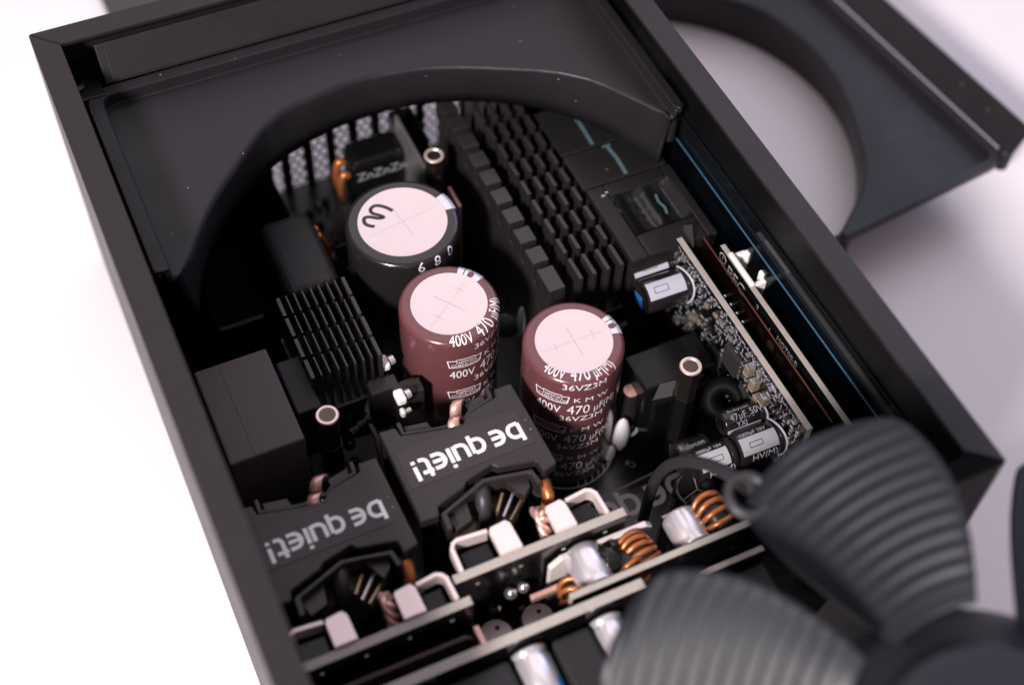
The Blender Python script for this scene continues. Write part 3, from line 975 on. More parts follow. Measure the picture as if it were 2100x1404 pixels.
side_text('PFC', 5.2, 142.34, 88.6, 48.6, SB)
side_text('1', 2.0, 142.34, 91.6, 51.0, SB)
MB().ribbon(arc(0, 0, 1.5, 1.5, 0, 360, 24), 0.28, Matrix.Translation((142.34, 91.1, 51.6)) @ FX).build('board_lettering', 'silk', SB)
side_text('MOT08-B', 2.3, 142.34, 64.5, 50.4, SB)
side_text('2', 2.2, 142.34, 74.5, 51.0, SB)
MB().ribbon([(0, 0), (3.4, 0), (3.4, 1.4)], 0.3, Matrix.Translation((142.34, 71.0, 49.6)) @ FX).build('board_lettering', 'silk', SB)
for i in range(4):
    MB().box(139.6, 142.4, 83.4 - i * 3.0, 84.5 - i * 3.0, 44.5, 46.0).build('solder_pin', 'solder', SB, bevel=0.4)
for i in range(9):
    y_ = 78 - i * 4.6
    MB().box(141.6, 142.4, y_, y_ + random.uniform(1.4, 3.0), 45 - random.uniform(0, 6), 47.5).build('surface_chip', random.choice(['chip', 'chip', 'mlcc']), SB, bevel=0.1)

# tiny parts on the face of the near side board
occupied = []


def free(y, z, a, b_):
    for (yy, zz, aa, bb) in occupied:
        if abs(y - yy) < (a + aa) / 2 + 0.25 and abs(z - zz) < (b_ + bb) / 2 + 0.25:
            return False
    return True


for (y, z, a, b_) in ((69, 40, 6.0, 7.5), (76.5, 33, 5.0, 6.0), (62, 33.5, 4.5, 6.0), (84, 28, 6, 5)):
    occupied.append((y, z, a, b_))
    o = MB().box(133.6, 135.05, y - a / 2, y + a / 2, z - b_ / 2, z + b_ / 2).build('controller_chip', 'chip', SA, bevel=0.12)
    for k in range(4):
        zz = z - b_ / 2 + b_ * (k + 0.5) / 4
        MB().box(134.5, 135.06, y - a / 2 - 0.6, y - a / 2 - 0.02, zz - 0.25, zz + 0.25).box(134.5, 135.06, y + a / 2 + 0.02, y + a / 2 + 0.6, zz - 0.25, zz + 0.25).build('chip_leg', 'solder', SA)
for (y, z) in ((58.5, 43.5), (56.0, 40.0), (53.6, 43.6), (61.6, 45.6)):
    a, b_ = 2.0, 3.6
    occupied.append((y, z, a, b_))
    MB().box(132.9, 135.05, y - a / 2, y + a / 2, z - b_ / 2 + 0.55, z + b_ / 2 - 0.55).build('ceramic_capacitor', 'mlcc', SA, bevel=0.12)
    for sg in (-1, 1):
        c_ = z + sg * (b_ / 2 - 0.25)
        MB().box(132.85, 135.06, y - a / 2 - 0.03, y + a / 2 + 0.03, c_ - 0.28, c_ + 0.28).build('solder_cap', 'solder', SA, bevel=0.12)
n_ = 0
tries = 0
while n_ < 105 and tries < 4000:
    tries += 1
    y = random.uniform(40.5, 101)
    z = random.uniform(24, 48.3) if random.random() < 0.8 else random.uniform(44, 48.6)
    vert = random.random() < 0.5
    a, b_ = (0.95, 1.9) if vert else (1.9, 0.95)
    k = random.choice([1.0, 1.0, 1.35])
    a *= k
    b_ *= k
    if not free(y, z, a, b_):
        continue
    occupied.append((y, z, a, b_))
    n_ += 1
    mt = random.choice(['mlcc', 'chip', 'chip', 'chip', 'chip'])
    h_ = 0.75 * k
    if vert:
        mb = MB().box(135.05 - h_, 135.05, y - a / 2, y + a / 2, z - b_ / 4, z + b_ / 4)
        mb.cur = 1
        mb.box(135.0 - h_, 135.06, y - a / 2, y + a / 2, z - b_ / 2, z - b_ / 4).box(135.0 - h_, 135.06, y - a / 2, y + a / 2, z + b_ / 4, z + b_ / 2)
    else:
        mb = MB().box(135.05 - h_, 135.05, y - a / 4, y + a / 4, z - b_ / 2, z + b_ / 2)
        mb.cur = 1
        mb.box(135.0 - h_, 135.06, y - a / 2, y - a / 4, z - b_ / 2, z + b_ / 2).box(135.0 - h_, 135.06, y + a / 4, y + a / 2, z - b_ / 2, z + b_ / 2)
    mb.build('surface_resistor' if mt == 'chip' else 'surface_capacitor', [mt, 'solder'], SA, bevel=0.08)
ln = MB()
for i in range(210):
    y = random.uniform(40.5, 101)
    z = random.uniform(26, 49.4)
    l_ = random.uniform(0.6, 2.2)
    if random.random() < 0.5:
        ln.box(135.03, 135.08, y, y + l_, z, z + 0.22)
    else:
        ln.box(135.03, 135.08, y, y + 0.22, z, z + l_)
for i in range(46):
    y = 99 - i * 1.25
    for j in range(3):
        zz = 48.3 + random.uniform(-0.2, 1.0)
        yy = y + random.uniform(-0.4, 0.4)
        ln.box(135.02, 135.07, yy, yy + random.uniform(0.25, 0.7), zz, zz + 0.25)
o = ln.build('silkscreen_marks', 'lightgrey', SA)
o['kind'] = 'stuff'

# white fan header on the far board
wc = MB()
wc.box(144.0, 145.2, 78.6, 90.0, 46, 55.0)
wc.box(145.2, 148.9, 78.6, 79.9, 46, 54.0).box(145.2, 148.9, 88.7, 90.0, 46, 54.0)
wc.box(147.7, 148.9, 79.9, 81.6, 46, 55.6).box(147.7, 148.9, 87.0, 88.7, 46, 55.6).box(145.2, 147.7, 79.9, 88.7, 46, 48.5)
wco = wc.build('connector', 'white', PSU, bevel=0.35)
wco['label'] = 'white two-pin plug header on the far side board'
wco.location.x -= 0.0012
for y_ in (82.6, 86.0):
    MB().box(145.0, 145.7, y_ - 0.35, y_ + 0.35, 48.5, 53.5).build('pin', 'solder', wco)

# ------------------------------------------------------------------ between the maroon capacitor and the side board
au = MB().box(113.5, 131.5, 69.5, 86.5, 8.1, 31).box(112, 133, 72, 84, 24, 35).build('auxiliary_transformer', 'gloss', PSU, bevel=0.8)
au['label'] = 'glossy black film-wrapped transformer behind the standoff'
MB().prism([(112.2, 68.8), (122.2, 67.2), (128.2, 70.8), (116.2, 72.4)], 35.4, 35.55).build('film_flap', 'film', au)
MB().lathe([(2.2 + 2.4 * math.cos(R(a)) + 1.6, 2.4 * math.sin(R(a))) for a in range(0, 360, 30)], axis_m((130.4, 63.5, 32), (-0.5, -0.45, 0.75)), 36, closed=True).build('toroid_coil', 'front', PSU, smooth=60)
uc = MB().lathe([(2.5, 0), (2.5, 20.2), (2.1, 20.8), (0, 20.7)][::-1], Matrix.Translation((111.2, 77.2, 8.1)), 28).build('capacitor', 'capblack', PSU, smooth=45)
uc['label'] = 'thin black capacitor right behind the lone maroon one'
MB().lathe([(0, 0.3), (1.9, 0.3), (2.0, 0)][::-1], Matrix.Translation((111.2, 77.2, 28.85)), 24).build('can_top', 'foil', uc, smooth=40)
MB().tube([(111.2 + 3.4 * math.cos(R(a)), 77.2 + 3.4 * math.sin(R(a)), 12.5) for a in range(190, 370, 12)], 0.55, 8).build('base_ring', 'lightgrey', uc, smooth=60)
for (x_, y_, z_, sx, sy, sz, mt) in ((107.8, 73.6, 15.5, 2.6, 1.9, 7.6, 'glue_glare'), (104.2, 71.8, 11.2, 1.5, 1.2, 3.4, 'glue_glare'), (95.4, 109.8, 27, 1.2, 1.6, 6.5, 'glue_glare')):  # last entry is a light glare on film wrap given a solid body
    vv = [(0, 1), (0.45, 0.86), (0.8, 0.5), (1, 0), (0.95, -0.5), (0.7, -0.85), (0, -1)]
    MB().lathe(vv[::-1], Matrix.Translation((x_, y_, z_)) @ Matrix.Diagonal((sx, sy, sz, 1)), 16).build('glue_glare_blob', mt, PSU, smooth=180)
MB().lathe([(0, 1.2), (3.2, 1.0), (3.8, 0), (3.2, -1), (0, -1.2)][::-1], axis_m((91.5, 111.5, 25), (-0.4, -0.8, 0.35)), 24).build('disc_thermistor', 'green', PSU, smooth=60)
MB().tube([(104, 92, 30), (112, 94, 31), (119, 95.5, 31)], 0.9, 10).build('sleeved_wire', 'cable', PSU, smooth=60)
# upright open-topped can with Y vent
yc = MB().lathe([(5.6, 0), (5.9, 0.4), (5.9, 16.6), (5.4, 17.2), (4.9, 17.3), (4.8, 16.9), (0, 16.9)][::-1], Matrix.Translation((114.2, 46.6, 8.1)), 40).build('capacitor', 'capblack', PSU, smooth=45)
yc['label'] = 'upright black capacitor with a Y-shaped vent under the cable'
yv = MB()
for k in range(3):
    a = R(75 + 120 * k)
    yv.ribbon([(0, 0), (4.5 * math.cos(a), 4.5 * math.sin(a))], 0.35, Matrix.Translation((114.2, 46.6, 25.06 + 0.01 * k)))
yv.build('vent_score', 'silver', yc)

# ------------------------------------------------------------------ rectifier boards with tinned bars, in front of the transformers
def rect_board(x0, x1, y, zt, label):
    o = board(x0, x1, y - 1.1, y + 1.1, 9, zt, label, 1)
    for k in range(4):
        xx = x0 + (x1 - x0) * (k + 0.5) / 4
        MB().box(xx - 0.5, xx + 0.5, y - 1.35, y - 0.92, zt - 4.6, zt - 3.7).build('solder_joint', 'solder', o, bevel=0.2)
    return o


def bar_loop(parent, xt, xp0, xp1, y0, y1, z, mirror):
    """thin bar from the board, round the corner, ending in a broad tab"""
    s_ = 1 if not mirror else -1
    pts = [(xt, y0), (xt + 0.2 * s_, y1 - 1.6), (xt + 0.9 * s_, y1 - 0.5), (xt + 2.0 * s_, y1), ((xp0 if not mirror else xp1) - 0.2 * s_, y1 - 0.6)]
    vv = []
    rb = MB()
    n = len(pts)
    L = []
    for i, p in enumerate(pts):
        a = Vector(pts[max(0, i - 1)])
        c_ = Vector(pts[min(n - 1, i + 1)])
        tdir = (c_ - a).normalized()
        nn = Vector((-tdir.y, tdir.x)) * 0.5
        for q in (1, -1):
            for zz in (z - 4.0, z):
                vv.append((p[0] + nn.x * q, p[1] + nn.y * q, zz))
    ff = []
    for i in range(n - 1):
        b0, b1 = i * 4, (i + 1) * 4
        ff += [(b0 + 1, b1 + 1, b1 + 3, b0 + 3), (b0, b0 + 2, b1 + 2, b1), (b0, b1, b1 + 1, b0 + 1), (b0 + 2, b0 + 3, b1 + 3, b1 + 2)]
    ff += [(0, 1, 3, 2), ((n - 1) * 4, (n - 1) * 4 + 2, (n - 1) * 4 + 3, (n - 1) * 4 + 1)]
    rb.add(vv, ff)
    rb.prism([(xp0, y0), (xp1, y0), (xp1 - 0.2, y1 - 1.0), (xp1 - 1.0, y1 + 0.1), (xp0 + 0.6, y1 - 0.3), (xp0, y1 - 1.0)], z - 1.6, z + 0.3)
    o = rb.build('tinned_bar', 'tin', parent, bevel=0.2)
    xa, xb = (xt + 1.6, xp0 - 0.4) if not mirror else (xp1 + 0.4, xt - 1.6)
    MB().box(min(xa, xb), max(xa, xb), y0 + 0.6, y1 - 1.8, z - 18, z - 3.2).build('power_chip', 'gloss', parent, bevel=0.5)
    return o


B1 = rect_board(44.6, 86.4, 37.2, 50, 'upright board edge in front of the bright-lettered transformer')
bar_loop(B1, 46.9, 56.2, 61.6, 38.2, 45.6, 50.6, False)
bar_loop(B1, 82.5, 69.8, 75.0, 38.2, 45.4, 50.6, True)
B2 = rect_board(6.6, 46.2, 31.4, 50, 'upright board edge in front of the shaded-lettered transformer')
bar_loop(B2, 7.2, 15.6, 20.8, 32.6, 39.8, 50.6, False)
bar_loop(B2, 43.4, 31.2, 36.4, 32.6, 39.8, 50.6, True)
# twisted copper rising beside a tab
for (x_, y_) in ((68.6, 46.2), (29.6, 40.6)):
    tw = MB()
    for k in range(3):
        pts = [(x_ + 0.9 * math.cos(u_ * 0.9 + k * 2.09), y_ - u_ * 0.75 + 0.9 * math.sin(u_ * 0.9 + k * 2.09), 50 - abs(u_ - 3) * 0.7) for u_ in [0.5 * q for q in range(20)]]
        tw.tube(pts, 0.75, 8)
    tw.build('twisted_lead', 'foil', PSU, smooth=60)

# white insulating plate and dull plates between the boards
wp = MB().prism([(66.5, 20), (92.4, 20), (92.4, 44.0), (90.8, 45.6), (69.5, 45.6), (66.5, 43.0)], -0.7, 0.7, Matrix.Translation((0, 34.6, 0)) @ Matrix.Rotation(R(90), 4, 'X')).build('insulating_plate', 'whiteplate', PSU, bevel=0.3)
wp['label'] = 'off-white upright plate behind the copper coils'
MB().prism([(8, 10), (45, 10), (45, 40), (43, 42), (8, 42)], -0.6, 0.6, Matrix.Translation((0, 27.4, 0)) @ Matrix.Rotation(R(90), 4, 'X')).build('insulating_plate', 'brownplate', PSU, bevel=0.3)
MB().box(45.4, 46.8, 24, 29, 10, 42).build('insulating_plate', 'foil', PSU, bevel=0.3)
MB().box(60.5, 69, 30.2, 31.6, 38, 40).build('bus_bar', 'foil', PSU, bevel=0.3)
for (x_, y_, r_) in ((57.0, 34.0, 1.6), (60.2, 34.2, 1.5)):
    MB().lathe([(0, 1), (0.7, 0.7), (1, 0), (0.7, -0.7), (0, -1)][::-1], Matrix.Translation((x_, y_, 39)) @ Matrix.Scale(r_, 4), 14).build('solder_blob', 'solder', PSU, smooth=180)
for i in range(16):
    x_ = random.uniform(48, 64)
    z_ = random.uniform(18, 36)
    MB().box(x_, x_ + random.uniform(0.6, 1.6), 32.6, 33.4, z_, z_ + random.uniform(0.5, 1.4)).build('surface_part', random.choice(['chip', 'mlcc', 'solder']), PSU, bevel=0.1)
for (x_, y_, zt) in ((62.2, 29.6, 30), (51.6, 29.4, 31)):
    o = MB().lathe([(4.2, 0), (4.5, 0.4), (4.5, zt - 9.2), (3.9, zt - 8.2), (3.5, zt - 8.1)][::-1], Matrix.Translation((x_, y_, 8.1)), 32).build('capacitor', 'maroon', PSU, smooth=50)
    o['label'] = 'small maroon capacitor in shade behind the long board edge'
    MB().lathe([(0, 0.15), (3.3, 0.15), (3.7, 0)][::-1], Matrix.Translation((x_, y_, zt)), 32).build('can_top', 'disc', o, smooth=50)
    MB().lathe([(0, 0.0), (0.6, 0.0)][::-1], Matrix.Translation((x_ + 0.8, y_ + 1.4, zt + 0.2)), 12).build('top_mark', 'ink', o)

# the two connector boards with polymer capacitors and coils
B3 = board(66.0, 118.0, 22.6, 24.2, 9, 50, 'upright connector board edge with silver capacitors and copper coils behind it', 1)
B4 = board(2.4, 82.0, 18.8, 21.2, 9, 50, 'long pale upright board edge nearest the front', 1)
B5 = board(96, 112, 17.5, 18.9, 9, 46, 'short dull board edge under the fan', 1)


def polymer_cap(x, y, z, d, rad, ln, label, parent=PSU, mark=False):
    X = axis_m((x, y, z), d, (0, 0, 1))
    o = MB().lathe([(rad - 0.9, 0), (rad - 0.1, 0.3), (rad, 0.9), (rad - 0.35, 1.7), (rad - 0.35, 2.1), (rad, 2.8), (rad, ln - 1.0), (rad - 0.3, ln - 0.3), (rad - 1.0, ln), (0, ln)][::-1], X, 36).build('capacitor', 'silver', PSU, smooth=60)
    o['label'] = label
    if mark:
        n = 8
        vv = []
        for i in range(n + 1):
            a = R(mark - 34 + 68 * i / n)
            for q in (ln - 3.6, ln - 0.9):
                vv.append(X @ Vector(((rad + 0.04) * math.cos(a), (rad + 0.04) * math.sin(a), q)))
        MB().add(vv, [(2 * i, 2 * i + 1, 2 * i + 3, 2 * i + 2) for i in range(n)]).build('colour_mark', 'blue', o)
    return o


polymer_cap(98.8, 24.6, 44.5, (0.02, 1, -0.06), 4.3, 9.5, 'silver polymer capacitor behind the connector board, near the cable')
polymer_cap(74.6, 24.6, 43.5, (0.02, 1, -0.06), 4.6, 11.0, 'silver polymer capacitor partly covered by black foam')
polymer_cap(53.6, 18.6, 43.0, (0.0, -1, -0.10), 4.4, 12.0, 'silver polymer capacitor with a blue mark at the front board', mark=20)
polymer_cap(72.0, 18.6, 43.0, (0.0, -1, -0.10), 4.2, 12.0, 'silver polymer capacitor beside the ribbed fan blade')
polymer_cap(29.5, 18.6, 43.0, (0.0, -1, -0.10), 4.4, 12.0, 'silver polymer capacitor at the bottom picture edge')
# modular sockets in front
MB().box(34.2, 48.4, 3, 17.4, 9, 46.4).build('socket_housing', 'blockdark', PSU, bevel=0.8)
MB().box(58.6, 67.4, 3, 17.4, 9, 46.4).build('socket_housing', 'blockdark', PSU, bevel=0.8)
MB().box(77, 112, 3, 17.0, 9, 42).build('socket_housing', 'blockdark', PSU, bevel=0.8)
# black foam on the silver capacitor
fm = MB()
vv = []
n, k_ = 22, 14
for i in range(k_ + 1):
    ph_ = PI * i / k_
    for j in range(n):
        th_ = 2 * PI * j / n
        rr = 1 + 0.14 * math.sin(5 * th_ + 2 * i) * math.sin(ph_) + random.uniform(-0.06, 0.06)
        vv.append((79.4 + 3.6 * rr * math.sin(ph_) * math.cos(th_), 30.2 + 4.2 * rr * math.sin(ph_) * math.sin(th_), 44.2 + 3.8 * rr * math.cos(ph_)))
ff = [(i * n + j, (i + 1) * n + j, (i + 1) * n + (j + 1) % n, i * n + (j + 1) % n) for i in range(k_) for j in range(n)]
fm.add(vv, ff).build('foam_blob', 'epoxy', PSU, smooth=180)


# copper coils
def coil(cx, cy, cz, d, ring, wire_r, turns, a0, a1, tube_r, label, core=True):
    X = axis_m((cx, cy, cz), d, (0, 1, 0))
    o = MB().lathe([(ring + tube_r * math.cos(R(a)), tube_r * math.sin(R(a)) * 1.2) for a in range(0, 360, 24)], X, 40, closed=True).build('toroid_coil', 'chokebox', PSU, smooth=60)
    o['label'] = label
    tr = tube_r + wire_r
    for k in range(turns):
        a = R(a0 + (a1 - a0) * k / max(1, turns - 1))
        pts = []
        for q in range(24):
            b_ = 2 * PI * q / 24
            rr = ring + tr * math.cos(b_)
            aa = a + 0.04 * math.sin(b_)
            pts.append(X @ Vector((rr * math.cos(aa), rr * math.sin(aa), tr * 1.2 * math.sin(b_))))
        MB().tube(pts, wire_r, 8, closed=True).build('winding_turn', 'copper', o, smooth=60)
    return o


coil(86.6, 28.6, 41.0, (1.0, 0.15, 0.1), 4.2, 0.62, 7, 120, 225, 2.3, 'copper-wound coil between the silver capacitors')
coil(83.2, 27.0, 42.5, (1.0, 0.3, 0.2), 3.4, 0.6, 3, 190, 240, 1.8, 'short copper-wound coil next to the foam')
coil(106.4, 30.2, 41.0, (1.0, 0.2, 0.05), 5.4, 0.66, 4, 150, 205, 2.4, 'copper-wound coil behind the cable loop')
coil(70.2, 27.0, 37.0, (1.0, -0.3, 0.2), 4.0, 0.66, 3, 150, 200, 2.0, 'copper-wound coil under the silver capacitor')
MB().box(98, 101.5, 37.5, 38.6, 10, 37).build('bus_bar', 'steelbar', PSU, bevel=0.3)

# ------------------------------------------------------------------ things seen under the shroud at the back
zn = MB().box(72.2, 88.8, 173.6, 184.2, 8.1, 34).build('filter_inductor', 'gloss', PSU, bevel=2.6, bseg=4)
zn['label'] = 'black rounded filter inductor in front of the honeycomb grille'
flat_text('ZnZnZn', 4.4, axis_m((87.6, 173.5, 28.2), (0, -1, 0)) @ Matrix.Translation((-14.4, -1.0, 0.02)), 'inductor_lettering', 'grey', zn)
for k in range(2):
    MB().tube([(70.2 + 1.6 * math.cos(R(a)), 178.6 - 3.4 * k, 26.0 - 2 * k + 6.0 * math.sin(R(a))) for a in range(60, 250, 14)], 1.2, 10).build('winding_turn', 'copper', zn, smooth=60)
cl = MB().box(38.5, 53, 129, 155, 8.1, 45).build('filter_choke', 'blockdark', PSU, bevel=3.0, bseg=4)
cl['label'] = 'dark rounded choke in the shadow under the fan shroud'
for k in range(2):
    MB().tube([(53.2, 146 + 2.6 * k, 20), (54.6, 146 + 2.6 * k, 30), (54.4, 146 + 2.6 * k, 38), (52.4, 146 + 2.6 * k, 43)], 1.1, 10).build('winding_turn', 'copper', cl, smooth=60)
MB().box(20, 34, 136, 182, 8.1, 30).build('film_capacitor', 'gloss', PSU, bevel=1.2)
MB().box(40, 52, 162, 184, 8.1, 26).build('film_capacitor', 'gloss', PSU, bevel=1.2)
MB().box(60, 68, 150, 160, 8.1, 20).build('film_capacitor', 'gloss', PSU, bevel=1.0)
MB().box(88.4, 89.4, 160, 182, 8.1, 40).build('metal_bracket', 'steelbar', PSU, bevel=0.2)
MB().box(91.6, 92.6, 143, 151, 8.1, 40).build('metal_bracket', 'foil', PSU, bevel=0.2)
MB().box(89, 96.5, 175, 190, 8.1, 34).build('film_capacitor', 'gloss', PSU, bevel=0.8)
MB().lathe([(0, 1), (0.7, 0.7), (1, 0), (0.7, -0.7), (0, -1)][::-1], Matrix.Translation((85.0, 150.5, 41)) @ Matrix.Diagonal((1.5, 1.2, 2.4, 1)), 14).build('glue_glare_blob', 'glue_glare', PSU, smooth=180)
for i in range(14):
    x_, y_ = random.uniform(54, 66), random.uniform(160, 190)
    MB().box(x_, x_ + random.uniform(1, 3), y_, y_ + random.uniform(1, 3), 8.05, random.uniform(9, 13)).build('board_part', random.choice(['chip', 'gloss', 'silkdim']), PSU, bevel=0.2)


# ------------------------------------------------------------------ fan shroud halves
def shroud(label, loc, rotz, tilt=(0, 0)):
    ox, oy, oz = 146.0, 124.0, 55.0
    root = thing('fan_shroud', label, 'fan shroud', loc, 'two halves of the fan shroud')
    root.rotation_euler = (tilt[0], tilt[1], rotz)
    ccx, ccy, RR = 78.0, 105.0, 65.0
    bx, by = 78.0, 124.0

    def rr_dist(hx0, hx1, hy, rad, d):
        # ray from (bx,by) to a rectangle with rounded back corners
        lo, hi = 0.0, 200.0
        for _ in range(40):
            mid = (lo + hi) / 2
            x, y = bx + d[0] * mid, by + d[1] * mid
            cxm, hw = (hx0 + hx1) / 2, (hx1 - hx0) / 2
            qx = abs(x - cxm) - (hw - rad)
            qy = (y - (hy - rad))
            sd = math.hypot(max(qx, 0), max(qy, 0)) + min(max(qx, qy), 0) - rad
            if sd < 0:
                lo = mid
            else:
                hi = mid
        return lo
    LIP = [(142.4, 118.0), (142.2, 123.9), (127.2, 148.2), (95.2, 164.6), (75.0, 168.6), (50.0, 165.4), (26.2, 142.6), (14.4, 124.2), (12.5, 119.0)]
    for _ in range(2):                                  # soften the corners of the faceted lip a little
        q_ = [LIP[0]]
        for a_, c2 in zip(LIP[:-1], LIP[1:]):
            q_ += [(a_[0] * 0.82 + c2[0] * 0.18, a_[1] * 0.82 + c2[1] * 0.18), (a_[0] * 0.18 + c2[0] * 0.82, a_[1] * 0.18 + c2[1] * 0.82)]
        LIP = q_ + [LIP[-1]]

    def lip_dist(d):
        best = None
        for a_, c2 in zip(LIP[:-1], LIP[1:]):
            ex, ey = c2[0] - a_[0], c2[1] - a_[1]
            den = d[0] * ey - d[1] * ex
            if abs(den) < 1e-9:
                continue
            wx, wy = a_[0] - bx, a_[1] - by
            tt_ = (wx * ey - wy * ex) / den
            uu = (wx * d[1] - wy * d[0]) / den
            if tt_ > 0 and -1e-6 <= uu <= 1 + 1e-6:
                best = tt_ if best is None else max(best, tt_)
        return best
    N = 160
    rows = []
    for i in range(N + 1):
        tt = PI * i / N
        d = (math.cos(tt), math.sin(tt))
        # circle hit
        fx, fy = bx - ccx, by - ccy
        b_ = fx * d[0] + fy * d[1]
        c_ = fx * fx + fy * fy - RR * RR
        rc = -b_ + math.sqrt(b_ * b_ - c_)
        ri = rr_dist(11.6, 143.2, 184.0, 3.0, d)
        ro = rr_dist(7.8, 146.0, 187.4, 6.0, d)
        lf = 1.0 + 1.2 * (0.5 - 0.5 * math.cos(tt))         # softer lip towards the left
        rl = min((lip_dist(d) or rc) + 2.0, ri - 0.9)
        f_ = min(lf, (ri - rl) * 0.6)
        pr = [(rc + 0.3, 55.0), (rc + (rl - f_ - rc) * 0.3, 60.0), (rl - f_, 71 - f_ * 0.9)]
        rc = rl - f_
        for a in (22, 45, 68, 90):
            pr.append((rc + f_ * (1 - math.cos(R(a))), 71 - f_ * 0.9 + f_ * 0.9 * math.sin(R(a))))
        g = ri - pr[-1][0]
        pr.append((pr[-1][0] + g * 0.5, 71.0))
        pr += [(ri - min(0.25, g * 0.3), 71.0), (ri - min(0.05, g * 0.1), 71.15), (ri, 71.4), (ri + 0.05, 74.3), (ri + 0.25, 74.55), (ro - 0.3, 74.55), (ro - 0.03, 74.3), (ro, 71.6)]
        rows.append([(bx + d[0] * q - ox, by + d[1] * q - oy, z_ - oz) for q, z_ in pr])
    k = len(rows[0])
    vv = [p for r_ in rows for p in r_]
    ff = [(i * k + j, (i + 1) * k + j, (i + 1) * k + j + 1, i * k + j + 1)[::-1] for i in range(N) for j in range(k - 1)]
    body = MB().add(vv, ff).build('shroud_body', 'shroud', root, smooth=26, local=True, solid=1.5, soff=-1.0)
    # rear flange, a sloping strip with a raised panel
    fl = MB()
    x0, x1 = 14.0 - ox, 146.0 - ox
    y0, y1, z0, z1 = 187.7 - oy, 192.4 - oy, 74.6 - oz, 83.8 - oz

    def strip(mb, xa, xb, u0, u1, h0, h1):
        nx = Vector((0, -(z1 - z0), (y1 - y0))).normalized()
        P0 = Vector((0, y0, z0))
        dv = Vector((0, y1 - y0, z1 - z0))
        out = []
        for hh in (h0, h1):
            for (xx, uu) in ((xa, u0), (xb, u0), (xb, u1), (xa, u1)):
                p = P0 + dv * uu + nx * hh
                out.append((xx, p.y, p.z))
        mb.add(out, [(0, 3, 2, 1), (4, 5, 6, 7), (0, 1, 5, 4), (1, 2, 6, 5), (2, 3, 7, 6), (3, 0, 4, 7)])
        return mb
    strip(fl, x0, x1, 0.0, 1.0, -1.4, 0.0).build('rear_flange', 'shroud', root, bevel=0.25, local=True)
    strip(MB(), x0 + 2.0, x1 - 2.0, 0.06, 0.86, 0.0, 0.45).build('flange_panel', 'shroud', root, bevel=0.2, local=True)
    MB().lathe([(0, 1.2), (1.9, 1.2), (2.4, 0.6), (2.4, -6), (0, -6)][::-1], Matrix.Translation((143.4 - ox, 189.0 - oy, 74.0 - oz)), 20).build('corner_peg', 'shroud', root, smooth=40, local=True)
    MB().lathe([(0, 1.0), (1.5, 1.0), (1.9, 0.4), (1.9, -8), (0, -8)][::-1], Matrix.Translation((143.9 - ox, 126.0 - oy, 70.0 - oz)), 18).build('corner_peg', 'shroud', root, smooth=40, local=True)
    return root


shroud('black half of the fan shroud still seated in the back of the case', (146.0, 124.0, 55.0), 0.0)
shroud('loose black half of the fan shroud lying on the table beside the case', (197.0, 104.7, 0.05), R(-83.5))

# ------------------------------------------------------------------ fan
FAN = thing('fan', 'frameless dark ribbed fan impeller over the front corner of the power supply', 'fan', (104.4, -51.8, 99))
FAN.rotation_euler = (0, R(-5.5), 0)
MB().lathe([(0, 3.4), (15, 3.4), (17.4, 3.8), (19.2, 3.2), (20.2, 1.8), (20.6, 0.4), (22.0, -0.9), (26.5, -4.0), (30.0, -7.2), (30.8, -9), (30.8, -24), (29.6, -26), (0, -26)][::-1], None, 96).build('hub', 'fan', FAN, smooth=40, local=True)


def lead_a(r_):
    u_ = (r_ - 26) / 39.0
    a = 65.5 - 6.0 * u_ + 14.5 * u_ * u_
    return a + 9 * max(0, (r_ - 60) / 7.0) ** 3


def trail_a(r_):
    u_ = (r_ - 26) / 39.0
    a = 96.5 + 12.0 * u_ - 8.5 * u_ * u_
    return a - 7 * max(0, (u_ - 0.92) / 0.13) ** 2.5


blade0 = None
NR, NA = 132, 34
for kb in range(7):
    if blade0 is None:
        vv = []
        for i in range(NR + 1):
            r_ = 25.5 + 41.5 * i / NR
            la, ta = lead_a(r_), trail_a(r_)
            for j in range(NA + 1):
                u_ = j / NA
                a = R(la + (ta - la) * u_)
                mid = R(83)
                beta = R(36 - 7 * (r_ - 26) / 39)
                z_ = 0.3 - math.tan(beta) * r_ * (a - mid) * 1.08 + 2.0 * math.sin(PI * u_)
                edge = min(1, 0.35 + u_ * 8, max(0, (1 - u_) * 3.2 - 0.25)) * min(1, max(0, (r_ - 28) / 2), max(0, (66.3 - r_) / 1.0))
                z_ += 0.19 * math.cos(2 * PI * (r_ - 26) / 3.1) * edge
                vv.append((r_ * math.cos(a), r_ * math.sin(a), z_))
        ff = [(i * (NA + 1) + j, (i + 1) * (NA + 1) + j, (i + 1) * (NA + 1) + j + 1, i * (NA + 1) + j + 1) for i in range(NR) for j in range(NA)]
        blade0 = MB().add(vv, ff).build('blade', 'fan', FAN, smooth=180, local=True, solid=1.5, soff=-1.0)
    else:
        c = blade0.copy()
        col.objects.link(c)
        c.parent = FAN
        c.rotation_euler = (0, 0, 2 * PI * kb / 7)
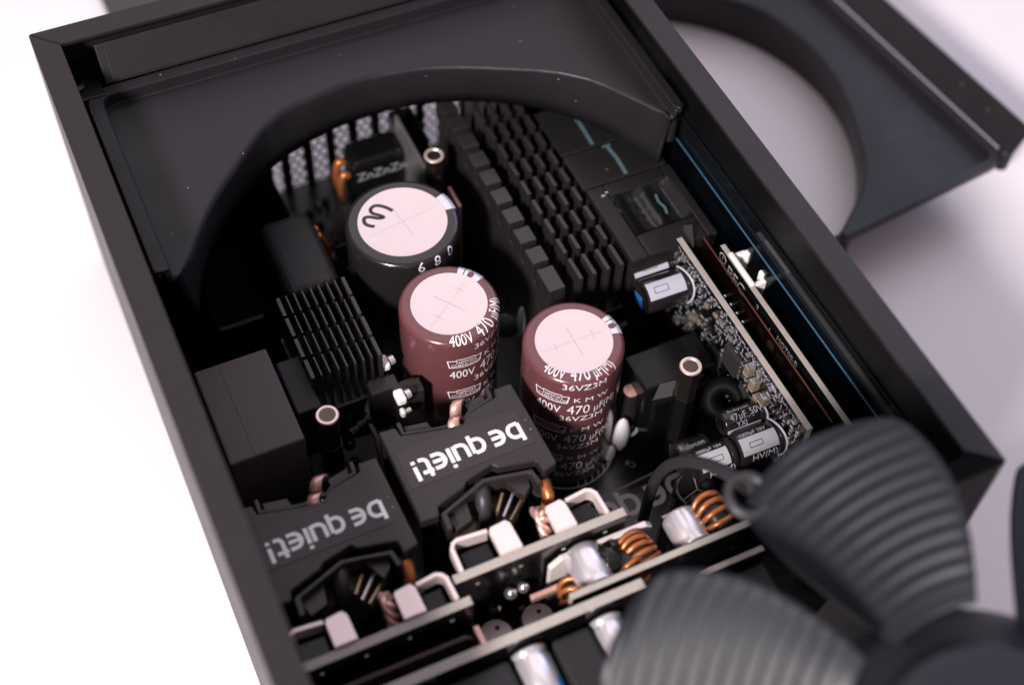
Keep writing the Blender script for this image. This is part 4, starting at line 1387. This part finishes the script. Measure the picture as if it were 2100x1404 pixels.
# motor base and two arms that rest on the front of the case
MB().lathe([(0, -26.4), (24, -26.4), (24, -31), (0, -31)], None, 48).build('motor_base', 'fan', FAN, smooth=40, local=True)
for x_ in (-14, 14):
    MB().box(x_ - 2.5, x_ + 2.5, 10, 53, -33.5, -31.1).build('mounting_arm', 'fan', FAN, bevel=0.4, local=True)


def smooth_path(P, n=8):
    P = [Vector(p) for p in P]
    out = []
    for i in range(len(P) - 1):
        p0, p1, p2, p3 = P[max(i - 1, 0)], P[i], P[i + 1], P[min(i + 2, len(P) - 1)]
        for j in range(n):
            u_ = j / n
            out.append(0.5 * ((2 * p1) + (-p0 + p2) * u_ + (2 * p0 - 5 * p1 + 4 * p2 - p3) * u_ ** 2 + (-p0 + 3 * p1 - 3 * p2 + p3) * u_ ** 3))
    out.append(P[-1])
    return out


cb = thing('fan_cable', 'thick black cable arching out of the case to the ribbed fan', 'cable', (101, 48, 20))
MB().tube(smooth_path([(101, 48.5, 16), (100.6, 47.5, 30), (100.3, 46.0, 41), (100.3, 42.6, 52), (100.7, 37.2, 62), (100.7, 29.4, 72), (99.8, 22.0, 80), (99.5, 15.5, 85), (103, 9, 86), (108, 4, 85), (113, -2, 82), (118, -10, 78)]), 1.4, 14).build('cable_jacket', 'cable', cb, smooth=60)
MB().tube([Vector((96.2 + 4.0 * math.cos(R(a)), 12.4 + 4.0 * math.sin(R(a)), 90 + 0.6 * math.sin(R(a)))) for a in range(0, 360, 12)], 1.05, 12, closed=True).build('cable_loop', 'cable', cb, smooth=60)

# ------------------------------------------------------------------ cover lying behind
cv = thing('cover_panel', 'dark brushed metal panel lying on the table behind the case', 'panel', (105, 340, 0))
MB().box(29.5, 180, 286, 400, 0.6, 3.0).build('panel_sheet', 'cover', cv, bevel=0.4)
MB().box(29.6, 180, 284.6, 285.9, 0.05, 5.0).build('folded_edge', 'cover', cv, bevel=0.3)
MB().box(29.8, 31.0, 286.2, 400, 0.02, 0.55).build('folded_edge', 'cover', cv)
